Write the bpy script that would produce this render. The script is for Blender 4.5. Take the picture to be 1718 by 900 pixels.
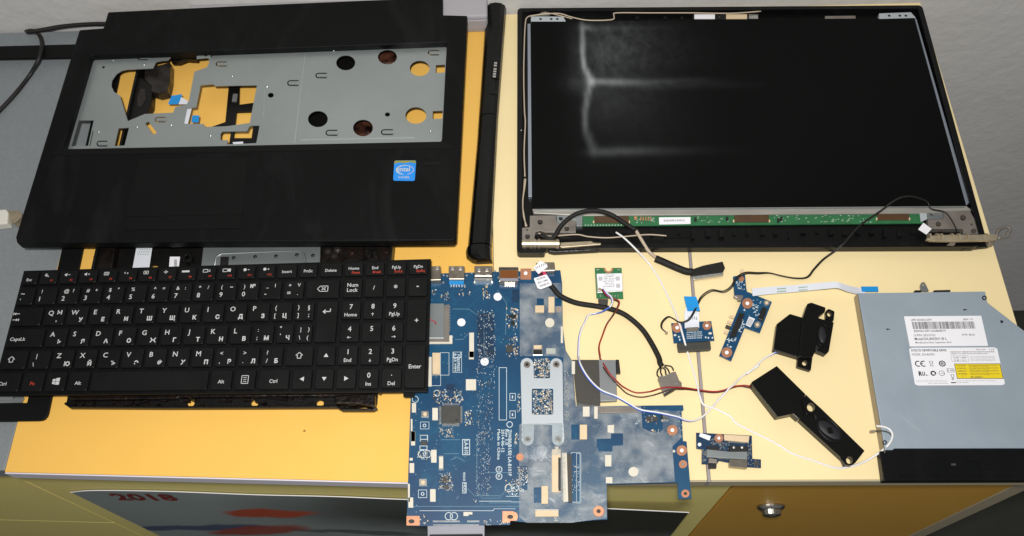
import bpy, bmesh, math, random
from mathutils import Vector, Matrix
from mathutils.geometry import tessellate_polygon
for o in list(bpy.data.objects): bpy.data.objects.remove(o)
S = bpy.context.scene
col = S.collection
random.seed(7)

# ------------------------------------------------------------------ camera
CX, CY, F, H = 859.0, 450.0, 1493.6, 0.645            # photograph size 1718x900, camera 0.645 m above the desks
def nrm(v): return v / v.length
_y = nrm(Vector((791-CX, -(-2506-CY), -F)))
_z = -nrm(Vector((889-CX, -(1204-CY), -F)))
_y = nrm(_y - _y.dot(_z)*_z)
_x = _y.cross(_z)
RW = Matrix((_x, _y, _z))                              # camera axes -> world axes
CAM = Vector((0, 0, H))
cd = bpy.data.cameras.new('camera'); co = bpy.data.objects.new('camera', cd); col.objects.link(co)
cd.sensor_width = 36; cd.lens = F/1718*36; cd.clip_start = 0.01; cd.clip_end = 50
co.matrix_world = Matrix.Translation(CAM) @ RW.to_4x4()
S.camera = co
S.render.resolution_x, S.render.resolution_y = 1024, 536

# ------------------------------------------------------------------ light: room light and the camera's flash
w = bpy.data.worlds.new('World'); S.world = w; w.use_nodes = True
bg = w.node_tree.nodes['Background']; bg.inputs[0].default_value = (0.95, 0.97, 1.0, 1); bg.inputs[1].default_value = 0.22
ld = bpy.data.lights.new('camera_flash', 'SPOT'); ld.shadow_soft_size = 0.025; ld.spot_size = math.radians(125); ld.spot_blend = 1.0
ld.energy = 31.5; ld.color = (1.0, 0.98, 0.95)
lo = bpy.data.objects.new('camera_flash', ld); col.objects.link(lo)
lo.location = CAM + RW @ Vector((-0.02, 0.055, 0.125))
_aim = Vector((0.0, 0.40, 0.0))
lo.rotation_euler = (_aim - lo.location).to_track_quat('-Z', 'Y').to_euler()
S.view_settings.view_transform = 'Standard'; S.view_settings.look = 'None'
S.view_settings.exposure = 0.0; S.view_settings.gamma = 1.0

# ------------------------------------------------------------------ measuring helpers
def ray(px, py): return RW @ Vector((px-CX, -(py-CY), -F))
def U(px, py, z=0.0):                                  # point of the photograph at height z above the desk
    d = ray(px, py); return CAM + d*((z-H)/d.z)
def W(pts, z): return [(p.x, p.y) for p in (U(x, y, z) for x, y in pts)]
def q(x0, y0, s, pts): return [(x0+x/s, y0+y/s) for x, y in pts]
def A(p): return q(0, 0, 3, p)
def B(p): return q(430, 0, 3, p)
def G(p): return q(860, 300, 3, p)
def J(p): return q(430, 600, 3, p)
def K(p): return q(860, 600, 3, p)
def rect(x0, y0, x1, y1): return [(x0, y0), (x1, y0), (x1, y1), (x0, y1)]
def ell(cx, cy, rx, ry=None, n=20, a=0):
    ry = rx if ry is None else ry; c, s = math.cos(a), math.sin(a)
    return [(cx+rx*math.cos(t)*c-ry*math.sin(t)*s, cy+rx*math.cos(t)*s+ry*math.sin(t)*c) for t in (2*math.pi*i/n for i in range(n))]
def rrect(x0, y0, x1, y1, r, n=4):
    P = []
    for cx, cy, a0 in ((x1-r, y1-r, 0), (x0+r, y1-r, 90), (x0+r, y0+r, 180), (x1-r, y0+r, 270)):
        for i in range(n+1):
            t = math.radians(a0+90*i/n); P.append((cx+r*math.cos(t), cy+r*math.sin(t)))
    return P
def rnd(pts, r, n=4):                                  # round the corners of a polygon
    out = []; N = len(pts)
    for i in range(N):
        p0, p, p1 = Vector(pts[i-1]), Vector(pts[i]), Vector(pts[(i+1) % N])
        a, b = p0-p, p1-p; k = min(r, a.length*.45, b.length*.45)
        s, e = p+a.normalized()*k, p+b.normalized()*k
        for j in range(n+1):
            t = j/n; out.append(tuple((1-t)**2*s + 2*t*(1-t)*p + t*t*e))
    return out
def spline(pts, m=6):                                  # Catmull-Rom through 3-D points
    P = [Vector(p) for p in pts]; P = [P[0]*2-P[1]] + P + [P[-1]*2-P[-2]]; out = []
    for i in range(1, len(P)-2):
        for j in range(m):
            t = j/m; a, b, c, d = P[i-1:i+3]
            out.append(.5*((2*b)+(c-a)*t+(2*a-5*b+4*c-d)*t*t+(3*b-a-3*c+d)*t**3))
    return out+[P[-2]]

class Quad:                                            # a flat rectangle seen in the photograph
    def __init__(s, tl, tr, br, bl, z): s.c = [U(*p, z) for p in (tl, tr, br, bl)]; s.z = z
    def __call__(s, u, v, z=None):
        a, b, c, d = s.c; p = a*(1-u)*(1-v)+b*u*(1-v)+c*u*v+d*(1-u)*v
        return (p.x, p.y)
    def poly(s, pts): return [s(u, v) for u, v in pts]

# ------------------------------------------------------------------ meshes
class MB:
    def __init__(s): s.v = []; s.f = []; s.sm = []
    def prism(s, outer, z0, z1, holes=(), top=None):
        loops = [list(outer)]+[list(h) for h in holes]; base = len(s.v); n = sum(len(l) for l in loops)
        for z, flag in ((z0, 0), (z1, 1)):
            for li, l in enumerate(loops):
                src = top if (flag and top and li == 0) else l
                for x, y in src: s.v.append((x, y, z))
        if holes:
            for t in tessellate_polygon([[Vector((x, y, 0)) for x, y in l] for l in loops]):
                s.f.append([base+i for i in t]); s.f.append([base+n+i for i in t])
        else:
            s.f.append([base+i for i in range(n)]); s.f.append([base+n+i for i in range(n)])
        k = base
        for l in loops:
            m = len(l)
            for i in range(m): j = (i+1) % m; s.f.append([k+i, k+j, k+n+j, k+n+i])
            k += m
        return s
    def px(s, pts, z0, z1, holes=(), zr=None):         # outline given where the photograph shows its top
        zr = z1 if zr is None else zr
        return s.prism(W(pts, zr), z0, z1, [W(h, zr) for h in holes])
    def sheet(s, pts, z, holes=()): return s.prism(pts, z-0.00008, z, holes)
    def tube(s, P, r, n=8, cap=True, ry=None):
        P = [Vector(p) for p in P]; base = len(s.v); up = None
        for i, p in enumerate(P):
            t = (P[min(i+1, len(P)-1)]-P[max(i-1, 0)]).normalized()
            side = t.cross(Vector((0, 0, 1)))
            side = side.normalized() if side.length > 1e-4 else Vector((1, 0, 0))
            up = side.cross(t).normalized()
            for k in range(n):
                a = 2*math.pi*k/n; s.v.append(tuple(p+side*math.cos(a)*r+up*math.sin(a)*(ry or r)))
        for i in range(len(P)-1):
            for k in range(n):
                a, b = base+i*n+k, base+i*n+(k+1) % n; s.f.append([a, b, b+n, a+n])
        if cap: s.f.append([base+k for k in range(n)]); s.f.append([base+(len(P)-1)*n+k for k in range(n)])
        return s
    def dome(s, cx, cy, z, r, h, n=12, m=3):
        base = len(s.v)
        for j in range(m):
            a = math.pi/2*j/m
            for k in range(n):
                t = 2*math.pi*k/n; s.v.append((cx+r*math.cos(a)*math.cos(t), cy+r*math.cos(a)*math.sin(t), z+h*math.sin(a)))
        s.v.append((cx, cy, z+h))
        for j in range(m-1):
            for k in range(n): a, b = base+j*n+k, base+j*n+(k+1) % n; s.f.append([a, b, b+n, a+n])
        for k in range(n): s.f.append([base+(m-1)*n+k, base+(m-1)*n+(k+1) % n, base+m*n])
        return s
    def raw(s, verts, faces):
        b = len(s.v); s.v += verts; s.f += [[b+i for i in f] for f in faces]; return s
    def build(s, name, m, parent=None, bevel=0, seg=2, smooth=False, label=None, kind=None, solid=True):
        off = parent.get('_o') if parent else None
        off = Vector(off) if off else Vector((0, 0, 0))
        me = bpy.data.meshes.new(name); me.from_pydata([Vector(v)-off for v in s.v], [], s.f)
        if solid:
            bm = bmesh.new(); bm.from_mesh(me)
            bmesh.ops.recalc_face_normals(bm, faces=bm.faces); bm.to_mesh(me); bm.free()
        o = bpy.data.objects.new(name, me); col.objects.link(o)
        me.materials.append(M[m] if isinstance(m, str) else m)
        if parent:
            o.parent = parent; o['_o'] = tuple(off)
        if bevel:
            b = o.modifiers.new('bevel', 'BEVEL'); b.width = bevel; b.segments = seg; b.limit_method = 'ANGLE'; b.angle_limit = math.radians(40)
        if smooth: me.shade_smooth()
        if label: o['label'] = label
        if kind: o['kind'] = kind
        return o
def thing(name, label, cat, px, py, z=0.0, group=None):
    o = bpy.data.objects.new(name, None); col.objects.link(o); p = U(px, py, z)
    o.location = p; o['_o'] = tuple(p); o['label'] = label; o['category'] = cat; o.empty_display_size = .02
    if group: o['group'] = group
    return o
def tag(o, label, cat, group=None):
    o['label'] = label; o['category'] = cat
    if group: o['group'] = group
    return o
_tc = {}
def glyphs(txt, bold=0.0):
    k = (txt, bold)
    if k not in _tc:
        cu = bpy.data.curves.new('t', 'FONT'); cu.body = txt; cu.size = 1; cu.offset = bold; cu.resolution_u = 2
        ob = bpy.data.objects.new('t', cu); me = ob.to_mesh()
        v = [(p.co.x, p.co.y) for p in me.vertices]; f = [list(p.vertices) for p in me.polygons]
        ob.to_mesh_clear(); bpy.data.objects.remove(ob); bpy.data.curves.remove(cu)
        xs = [a for a, b in v] or [0]; ys = [b for a, b in v] or [0]
        _tc[k] = (v, f, min(xs), max(xs), min(ys), max(ys))
    return _tc[k]
def text(mb, txt, fn, bold=0.0, base=False):           # fn maps (0..1 along, 0..1 up) of the word's own box to a point
    v, f, x0, x1, y0, y1 = glyphs(txt, bold)
    if not f: return
    mb.raw([fn((x-x0)/max(x1-x0, 1e-6), (y-y0)/max(y1-y0, 1e-6)) for x, y in v], f)
def text_px(mb, txt, p0, p1, hpx, z, bold=0.01):       # word whose foot runs from p0 to p1 in the photograph
    a, b = U(*p0, z), U(*p1, z); d = b-a; n = Vector((-d.y, d.x, 0)).normalized()*hpx*0.00047
    text(mb, txt, lambda u, v: tuple(a+d*u+n*v), bold)

# ------------------------------------------------------------------ materials
def lin(h):
    c = [int(h[i:i+2], 16)/255 for i in (0, 2, 4)]
    return tuple(x/12.92 if x <= .04045 else ((x+.055)/1.055)**2.4 for x in c)+(1,)
M = {}
def mat(name, c, rough=.5, metal=0.0, c2=None, scale=60, amount=.5, bump=0.0, bscale=400, spec=.5, detail=4, coat=0.0, stretch=None, c3=None, rv=0.0, dust=0.0, speck=None):
    m = bpy.data.materials.new(name); m.use_nodes = True; M[name] = m
    N, L = m.node_tree.nodes, m.node_tree.links; p = N['Principled BSDF']
    p.inputs['Base Color'].default_value = lin(c); p.inputs['Roughness'].default_value = rough
    p.inputs['Metallic'].default_value = metal; p.inputs['Specular IOR Level'].default_value = spec
    p.inputs['Coat Weight'].default_value = coat
    tc = N.new('ShaderNodeTexCoord'); vec = tc.outputs['Object']
    if stretch:
        mp = N.new('ShaderNodeMapping'); mp.inputs['Scale'].default_value = stretch; L.new(vec, mp.inputs[0]); vec = mp.outputs[0]
    if c2:
        n = N.new('ShaderNodeTexNoise'); n.inputs['Scale'].default_value = scale; n.inputs['Detail'].default_value = detail; L.new(vec, n.inputs['Vector'])
        r = N.new('ShaderNodeValToRGB'); e = r.color_ramp.elements
        e[0].position = .5-amount*.5+.0; e[1].position = .5+amount*.5; e[0].color = lin(c); e[1].color = lin(c2)
        if c3: k = e.new(.5+amount*.5+.12 if amount < .7 else .97); k.color = lin(c3)
        L.new(n.outputs['Fac'], r.inputs[0]); L.new(r.outputs[0], p.inputs['Base Color'])
    if rv:                                             # uneven gloss: handling marks
        n4 = N.new('ShaderNodeTexNoise'); n4.inputs['Scale'].default_value = 34; n4.inputs['Detail'].default_value = 6; n4.inputs['Distortion'].default_value = .8; L.new(vec, n4.inputs['Vector'])
        mr = N.new('ShaderNodeMapRange'); mr.inputs['From Min'].default_value = .3; mr.inputs['From Max'].default_value = .7; mr.inputs['To Min'].default_value = rough-rv; mr.inputs['To Max'].default_value = rough+rv
        L.new(n4.outputs['Fac'], mr.inputs[0]); L.new(mr.outputs[0], p.inputs['Roughness'])
    def over(fac, colr):
        mx = N.new('ShaderNodeMix'); mx.data_type = 'RGBA'; L.new(fac, mx.inputs['Factor']); mx.inputs['B'].default_value = lin(colr)
        bc = p.inputs['Base Color']
        if bc.links: L.new(bc.links[0].from_socket, mx.inputs['A'])
        else: mx.inputs['A'].default_value = bc.default_value
        L.new(mx.outputs['Result'], bc)
    if dust:                                           # faint dust film and wipe marks
        mp2 = N.new('ShaderNodeMapping'); mp2.inputs['Scale'].default_value = (1, .35, 1); mp2.inputs['Rotation'].default_value = (0, 0, .6); L.new(tc.outputs['Object'], mp2.inputs[0])
        n5 = N.new('ShaderNodeTexNoise'); n5.inputs['Scale'].default_value = 22; n5.inputs['Detail'].default_value = 9; n5.inputs['Roughness'].default_value = .65; n5.inputs['Distortion'].default_value = 1.1; L.new(mp2.outputs[0], n5.inputs['Vector'])
        r5 = N.new('ShaderNodeMapRange'); r5.inputs['From Min'].default_value = .5; r5.inputs['From Max'].default_value = .8; r5.inputs['To Max'].default_value = dust; L.new(n5.outputs['Fac'], r5.inputs[0]); over(r5.outputs[0], '6a6c6c')
    if speck:                                          # scattered grains of dirt
        v6 = N.new('ShaderNodeTexVoronoi'); v6.inputs['Scale'].default_value = 48; L.new(tc.outputs['Object'], v6.inputs['Vector'])
        sx_ = N.new('ShaderNodeSeparateColor'); L.new(v6.outputs['Color'], sx_.inputs[0])
        mm = N.new('ShaderNodeMath'); mm.operation = 'MULTIPLY'; mm.inputs[1].default_value = .05; L.new(sx_.outputs[0], mm.inputs[0])
        ls = N.new('ShaderNodeMath'); ls.operation = 'LESS_THAN'; L.new(v6.outputs['Distance'], ls.inputs[0]); L.new(mm.outputs[0], ls.inputs[1])
        gt_ = N.new('ShaderNodeMath'); gt_.operation = 'GREATER_THAN'; gt_.inputs[1].default_value = .55; L.new(sx_.outputs[1], gt_.inputs[0])
        m7 = N.new('ShaderNodeMath'); m7.operation = 'MULTIPLY'; L.new(ls.outputs[0], m7.inputs[0]); L.new(gt_.outputs[0], m7.inputs[1])
        m8 = N.new('ShaderNodeMath'); m8.operation = 'MULTIPLY'; m8.inputs[1].default_value = .7; L.new(m7.outputs[0], m8.inputs[0]); over(m8.outputs[0], speck)
    if bump:
        n2 = N.new('ShaderNodeTexNoise'); n2.inputs['Scale'].default_value = bscale; n2.inputs['Detail'].default_value = 5; L.new(vec, n2.inputs['Vector'])
        b = N.new('ShaderNodeBump'); b.inputs['Strength'].default_value = bump; b.inputs['Distance'].default_value = .002
        L.new(n2.outputs['Fac'], b.inputs['Height']); L.new(b.outputs[0], p.inputs['Normal'])
    return m
mat('wall', 'd6d4d1', .9, c2='c6c4c1', scale=9, amount=.8, bump=.55, bscale=70, spec=.2)
mat('floor', '3a3a30', .7, c2='2c2c26', scale=20, amount=.6)
mat('orange_top', 'efbe60', .42, c2='ebb758', scale=9, amount=.9, detail=9, rv=.08, speck='5a3a14', bump=.03, bscale=900, spec=.3)
mat('cream_top', 'f0dcaa', .42, c2='e9d4a1', scale=9, amount=.9, detail=9, rv=.08, speck='6a5a3a', bump=.03, bscale=900, spec=.3)
mat('band_white', 'd9d5dd', .45)
mat('band_beige', 'b3a88c', .5)
mat('panel_yellow', 'f0e08e', .5, c2='eada86', scale=14, amount=.8)
mat('door_orange', 'cc9d42', .5, c2='c5953b', scale=30, amount=.8)
mat('side_brown', 'a59a80', .6)
mat('grey_top', '858a8c', .5, c2='7b8083', scale=420, amount=.5, bump=.03)
mat('gap', '100f0d', .9)
mat('joint_grey', '9c9494', .6, c2='8a8282', scale=60, amount=.7)
mat('chrome', 'b5b1a8', .28, 1.0)
mat('paper', 'e8e6ea', .6)
mat('poster', '8f9c9c', .35, c2='5d645f', scale=3.2, amount=.6, detail=1)
mat('trunking', 'a3a0a5', .5)
mat('copper_bright', '120c0a', .35, .5, c2='7c4c3a', scale=90, amount=.3, bump=.8, bscale=120)
mat('poster_red', '8e2a22', .4, c2='6f241d', scale=30, amount=.6)
mat('poster_blue', '3f4a66', .4, c2='33383c', scale=20, amount=.6)
mat('poster_dark', '2e302c', .4, c2='3c3e38', scale=12, amount=.6)
mat('case_black', '080a09', .5, c2='0c0e0d', scale=700, amount=.5, bump=.12, bscale=2600, spec=.13, rv=.12, dust=.05)
mat('case_smooth', '0a0c0b', .4, spec=.17, rv=.06, c2='0d0f0e', scale=60, amount=.6)
mat('case_edge', '080808', .4, spec=.25)
mat('bezel_black', '0a0c0b', .55, bump=.05, bscale=2000, spec=.18)
mat('bar_black', '060807', .28, spec=.3, rv=.08, dust=.05, c2='090b0a', scale=80, amount=.5)
mat('plate', 'a6adac', .36, .6, c2='8f9695', scale=14, amount=.9, detail=8, bump=.03, bscale=60, rv=.1)
mat('plate_line', 'aab1ae', .4, .5)
mat('rivet', 'd4dad8', .25, .9)
mat('base_black', '0b0b0b', .4, spec=.3, c2='131211', scale=150, amount=.5, bump=.15, bscale=500)
mat('foil', '0b0a09', .35, .4, c2='241a16', scale=110, amount=.4, bump=.5, bscale=160, c3='6d4c3d')
mat('foil_grey', '3c3733', .3, .4, c2='1a1817', scale=90, amount=.5, bump=.8, bscale=130)
mat('steel', '9ba2a2', .38, .7, c2='8b9292', scale=40, amount=.6)
mat('steel_dark', '958e86', .38, .5, c2='7d766e', scale=90, amount=.6, bump=.05, bscale=500)
mat('barrel', 'c2b499', .42, .6, c2='a0937c', scale=120, amount=.6)
mat('ribbon', 'd8dbe2', .45, c2='cfd2da', scale=50, amount=.6)
mat('ribbon_print', '9fb3a2', .5)
mat('blue_tab', '1a8fd6', .4, c2='1884c8', scale=60, amount=.5)
mat('key', '090b0a', .5, rv=.1, c2='0c0e0d', scale=900, amount=.5, bump=.1, bscale=2500, spec=.2)
mat('key_plate', '060807', .5, bump=.05, bscale=1500, spec=.18)
mat('legend', 'b9bcbb', .6)
mat('legend_red', 'a8301c', .6)
mat('silk', 'c6d2d4', .6)
mat('silk_dim', '6d93a4', .6)
mat('pad', 'd5cfc0', .6, c2='ccc5b4', scale=120, amount=.5)
mat('copper', 'd59a78', .36, .6, c2='c28562', scale=150, amount=.6)
mat('tin', 'd9d9d3', .28, .85, c2='b5b4ad', scale=500, amount=.6)
mat('ic', '34342f', .5, c2='3d3c37', scale=300, amount=.5)
mat('ic_black', '151514', .45)
mat('nylon', 'd8c2a0', .55, c2='d0b894', scale=150, amount=.5)
mat('port', 'a89f92', .3, .9, c2='7d756a', scale=180, amount=.5)
mat('port_brown', '6b3c17', .4, .3, c2='8a531f', scale=100, amount=.6)
mat('sata_grey', '8f8f98', .4, c2='83838c', scale=60, amount=.6)
mat('bracket', 'b9c0c4', .5, .25, c2='b0b7bb', scale=35, amount=.7)
mat('dark_sheet', '38352f', .6, c2='403d37', scale=500, amount=.6, bump=.1, bscale=900)
mat('grey_tape', '9a9d9f', .35, .5, c2='8d9092', scale=30, amount=.6)
mat('screen_bar', 'aaa79f', .38, .35, c2='8f8c85', scale=40, amount=.6, stretch=(1, 8, 1))
mat('edge_blue', '98a0ac', .35, .6)
mat('green_pcb', '2c6d42', .45, c2='245f39', scale=130, amount=.5, c3='3a7f50')
mat('card_green', '23663a', .45, c2='2b7544', scale=200, amount=.5)
mat('flex_brown', '45311d', .4, c2='553a22', scale=80, amount=.5)
mat('label_white', 'e9e8ec', .5)
mat('ink', '3d3c40', .6)
mat('ink_dark', '1d1c28', .6)
mat('label_yellow', 'e5cb1f', .5)
mat('odd_top', 'a5b1bb', .4, .3, c2='9aa7b2', scale=20, amount=.9, detail=8, bump=.02, bscale=800, rv=.1, dust=.06)
mat('odd_side', 'a29a8e', .4, .7, c2='8f887d', scale=60, amount=.6)
mat('odd_black', '060708', .32, spec=.25, dust=.05, c2='0e0e0f', scale=40, amount=.6, bump=.15, bscale=150)
mat('speaker', '090908', .27, c2='0d0d0c', scale=300, amount=.5, bump=.08, bscale=1200, spec=.3)
mat('cone', '1c1c20', .5, spec=.3, c2='222226', scale=200, amount=.5)
mat('rubber', '12110f', .5, bump=.1, bscale=1200)
mat('sheath', '161513', .6, spec=.3, c2='1d1c19', scale=300, amount=.5, bump=.3, bscale=700)
mat('wire_black', '17150f', .45)
mat('wire_white', 'e2e0de', .4)
mat('wire_tan', 'b5a58f', .45)
mat('wire_red', '951a12', .4)
mat('wire_brown', '3b1a10', .45)
mat('wire_blue', '3f63c0', .4)
mat('plug_white', 'd9d6ca', .45)
mat('sticker_blue', '1f86dc', .35)
mat('sticker_gold', 'a58a2e', .35, c2='6a8a3c', scale=200, amount=.6)
mat('red_ink', 'a9232c', .5)
mat('pink', 'c93258', .5)
def pcb_material(name, c1, c2, c3, voff=0):
    m = mat(name, c1, .38, c2=c2, scale=24, amount=.5, detail=2, spec=.5)
    N, L = m.node_tree.nodes, m.node_tree.links; p = N['Principled BSDF']
    base = p.inputs['Base Color'].links[0].from_socket
    tc = N['Texture Coordinate']
    def layer(prev, fac, colr):
        mx = N.new('ShaderNodeMix'); mx.data_type = 'RGBA'; L.new(fac, mx.inputs['Factor']); L.new(prev, mx.inputs['A']); mx.inputs['B'].default_value = lin(colr); return mx.outputs['Result']
    # etched tracks: thin lines along voronoi (manhattan) cell borders; vias: small dots
    v = N.new('ShaderNodeTexVoronoi'); v.feature = 'DISTANCE_TO_EDGE'; v.inputs['Scale'].default_value = 130; L.new(tc.outputs['Object'], v.inputs['Vector'])
    mth = N.new('ShaderNodeMath'); mth.operation = 'LESS_THAN'; mth.inputs[1].default_value = .035; L.new(v.outputs['Distance'], mth.inputs[0])
    nn = N.new('ShaderNodeTexNoise'); nn.inputs['Scale'].default_value = 45; L.new(tc.outputs['Object'], nn.inputs['Vector'])
    g = N.new('ShaderNodeMath'); g.operation = 'GREATER_THAN'; g.inputs[1].default_value = .52; L.new(nn.outputs['Fac'], g.inputs[0])
    a = N.new('ShaderNodeMath'); a.operation = 'MULTIPLY'; L.new(mth.outputs[0], a.inputs[0]); L.new(g.outputs[0], a.inputs[1])
    a2 = N.new('ShaderNodeMath'); a2.operation = 'MULTIPLY'; a2.inputs[1].default_value = .15; L.new(a.outputs[0], a2.inputs[0])
    out = layer(base, a2.outputs[0], c3)
    v2 = N.new('ShaderNodeTexVoronoi'); v2.inputs['Scale'].default_value = 330; L.new(tc.outputs['Object'], v2.inputs['Vector'])
    l2 = N.new('ShaderNodeMath'); l2.operation = 'LESS_THAN'; l2.inputs[1].default_value = .14; L.new(v2.outputs['Distance'], l2.inputs[0])
    g2 = N.new('ShaderNodeMath'); g2.operation = 'MULTIPLY'; L.new(l2.outputs[0], g2.inputs[0])
    n3 = N.new('ShaderNodeTexNoise'); n3.inputs['Scale'].default_value = 60; L.new(tc.outputs['Object'], n3.inputs['Vector'])
    g3 = N.new('ShaderNodeMath'); g3.operation = 'GREATER_THAN'; g3.inputs[1].default_value = .55; L.new(n3.outputs['Fac'], g3.inputs[0]); L.new(g3.outputs[0], g2.inputs[1])
    g4 = N.new('ShaderNodeMath'); g4.operation = 'MULTIPLY'; g4.inputs[1].default_value = .55; L.new(g2.outputs[0], g4.inputs[0])
    out = layer(out, g4.outputs[0], '8fa9b2')
    L.new(out, p.inputs['Base Color'])
    return m
pcb_material('pcb_blue', '07355a', '094a6c', '1e6f8c')
pcb_material('pcb_dark', '082844', '0b3554', '205a78')
def film_material():
    m = bpy.data.materials.new('film'); m.use_nodes = True; M['film'] = m
    N, L = m.node_tree.nodes, m.node_tree.links; p = N['Principled BSDF']
    tc = N.new('ShaderNodeTexCoord')
    def noise(scale, detail, dist=0.0, kind=None):
        n = N.new('ShaderNodeTexNoise')
        if kind: n.noise_type = kind
        n.inputs['Scale'].default_value = scale; n.inputs['Detail'].default_value = detail; n.inputs['Distortion'].default_value = dist
        L.new(tc.outputs['Object'], n.inputs['Vector']); return n.outputs['Fac']
    p.inputs['Base Color'].default_value = lin('b0b7ba'); p.inputs['Roughness'].default_value = .36; p.inputs['Specular IOR Level'].default_value = .6
    b = N.new('ShaderNodeBump'); b.inputs['Strength'].default_value = .55; b.inputs['Distance'].default_value = .003; L.new(noise(22, 4, 1.0, 'RIDGED_MULTIFRACTAL'), b.inputs['Height'])
    b2 = N.new('ShaderNodeBump'); b2.inputs['Strength'].default_value = .5; b2.inputs['Distance'].default_value = .002; L.new(noise(120, 4, .6), b2.inputs['Height']); L.new(b.outputs[0], b2.inputs['Normal']); L.new(b2.outputs[0], p.inputs['Normal'])
    t = N.new('ShaderNodeBsdfTransparent'); t.inputs[0].default_value = (.9, .94, .96, 1)
    ad = N.new('ShaderNodeMath'); ad.operation = 'ADD'; L.new(noise(16, 3, 1.4), ad.inputs[0]); L.new(noise(85, 6), ad.inputs[1])
    mx = N.new('ShaderNodeMixShader'); r = N.new('ShaderNodeMapRange'); r.inputs['From Min'].default_value = .82; r.inputs['From Max'].default_value = 1.18; r.inputs['To Min'].default_value = .14; r.inputs['To Max'].default_value = .58
    L.new(ad.outputs[0], r.inputs[0]); L.new(r.outputs[0], mx.inputs[0]); L.new(t.outputs[0], mx.inputs[1]); L.new(p.outputs[0], mx.inputs[2])
    L.new(mx.outputs[0], N['Material Output'].inputs[0])
film_material()
def painted_reflections(name, parts):                                # matt black panel with whitish reflections painted into its base colour; parts in metres from the thing's foot
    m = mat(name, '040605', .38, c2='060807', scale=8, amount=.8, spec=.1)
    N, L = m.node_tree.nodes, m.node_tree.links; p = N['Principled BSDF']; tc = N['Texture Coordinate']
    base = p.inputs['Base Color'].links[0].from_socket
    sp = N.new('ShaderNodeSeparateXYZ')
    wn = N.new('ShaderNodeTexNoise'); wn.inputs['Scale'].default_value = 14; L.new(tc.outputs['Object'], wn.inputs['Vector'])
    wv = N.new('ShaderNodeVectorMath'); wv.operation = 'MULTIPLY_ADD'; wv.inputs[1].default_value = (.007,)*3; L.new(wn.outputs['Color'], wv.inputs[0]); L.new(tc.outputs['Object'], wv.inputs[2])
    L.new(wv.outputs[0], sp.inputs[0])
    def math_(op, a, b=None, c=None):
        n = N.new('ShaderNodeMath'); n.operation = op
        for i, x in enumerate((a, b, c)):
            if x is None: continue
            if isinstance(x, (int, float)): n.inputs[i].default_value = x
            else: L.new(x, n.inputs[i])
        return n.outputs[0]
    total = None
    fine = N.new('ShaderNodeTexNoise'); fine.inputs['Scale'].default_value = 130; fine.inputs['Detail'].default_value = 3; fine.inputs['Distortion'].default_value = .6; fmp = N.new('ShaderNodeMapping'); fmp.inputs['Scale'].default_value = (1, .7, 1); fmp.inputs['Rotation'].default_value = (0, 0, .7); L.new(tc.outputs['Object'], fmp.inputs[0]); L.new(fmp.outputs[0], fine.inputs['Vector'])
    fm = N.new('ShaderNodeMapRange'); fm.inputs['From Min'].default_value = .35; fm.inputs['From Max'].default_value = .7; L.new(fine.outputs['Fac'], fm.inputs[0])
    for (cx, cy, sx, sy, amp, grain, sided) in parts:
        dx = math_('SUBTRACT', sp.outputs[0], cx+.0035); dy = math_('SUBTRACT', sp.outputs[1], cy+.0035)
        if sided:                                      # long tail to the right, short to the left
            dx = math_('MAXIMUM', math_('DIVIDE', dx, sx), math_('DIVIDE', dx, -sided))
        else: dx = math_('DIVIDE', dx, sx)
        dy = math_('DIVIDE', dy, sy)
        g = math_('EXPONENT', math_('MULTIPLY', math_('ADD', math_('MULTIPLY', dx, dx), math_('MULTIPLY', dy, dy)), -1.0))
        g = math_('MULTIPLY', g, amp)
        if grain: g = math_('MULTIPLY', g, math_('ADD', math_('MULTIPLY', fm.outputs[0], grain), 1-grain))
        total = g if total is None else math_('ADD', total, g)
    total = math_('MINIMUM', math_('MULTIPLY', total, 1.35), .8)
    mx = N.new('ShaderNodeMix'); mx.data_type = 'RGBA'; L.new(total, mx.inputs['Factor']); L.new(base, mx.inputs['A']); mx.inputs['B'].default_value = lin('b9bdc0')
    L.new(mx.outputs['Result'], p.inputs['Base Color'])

# ================================================================== THE SETTING
YW = U(783, 26).y + .003                               # back wall
def wbox(mb, x0, x1, y0, y1, z0, z1): return mb.prism([(x0, y0), (x1, y0), (x1, y1), (x0, y1)], z0, z1)
o = wbox(MB(), -2.2, 2.2, YW, YW+.1, -.8, 1.3).build('wall', 'wall'); o['kind'] = 'structure'
o = wbox(MB(), -2.2, 2.2, -1.5, YW, -.80, -.75).build('floor', 'floor'); o['kind'] = 'structure'

FA, FB = U(12, 795), U(685, 812)                       # front edge, left desk
FC, FD = U(1025, 809), U(1718, 807)                    # front edge, right desks
def on(a, b, t): return (a.x+(b.x-a.x)*t, a.y+(b.y-a.y)*t)
seamA, seamA1 = U(827, 440), U(822, 27)
seamB, seamB1 = U(1190, 808), U(1157, 418)
def at_y(a, b, y): t = (y-a.y)/(b.y-a.y); return (a.x+(b.x-a.x)*t, y)
def cross(a, b, c, d):
    r, s_ = b-a, d-c; t = ((c.x-a.x)*s_.y-(c.y-a.y)*s_.x)/(r.x*s_.y-r.y*s_.x); return (a.x+r.x*t, a.y+r.y*t)
YB = YW-.003
leftA, leftB = U(8, 793), U(107, 408)
rightA, rightB = U(1690, 490), U(1548, 17)
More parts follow.
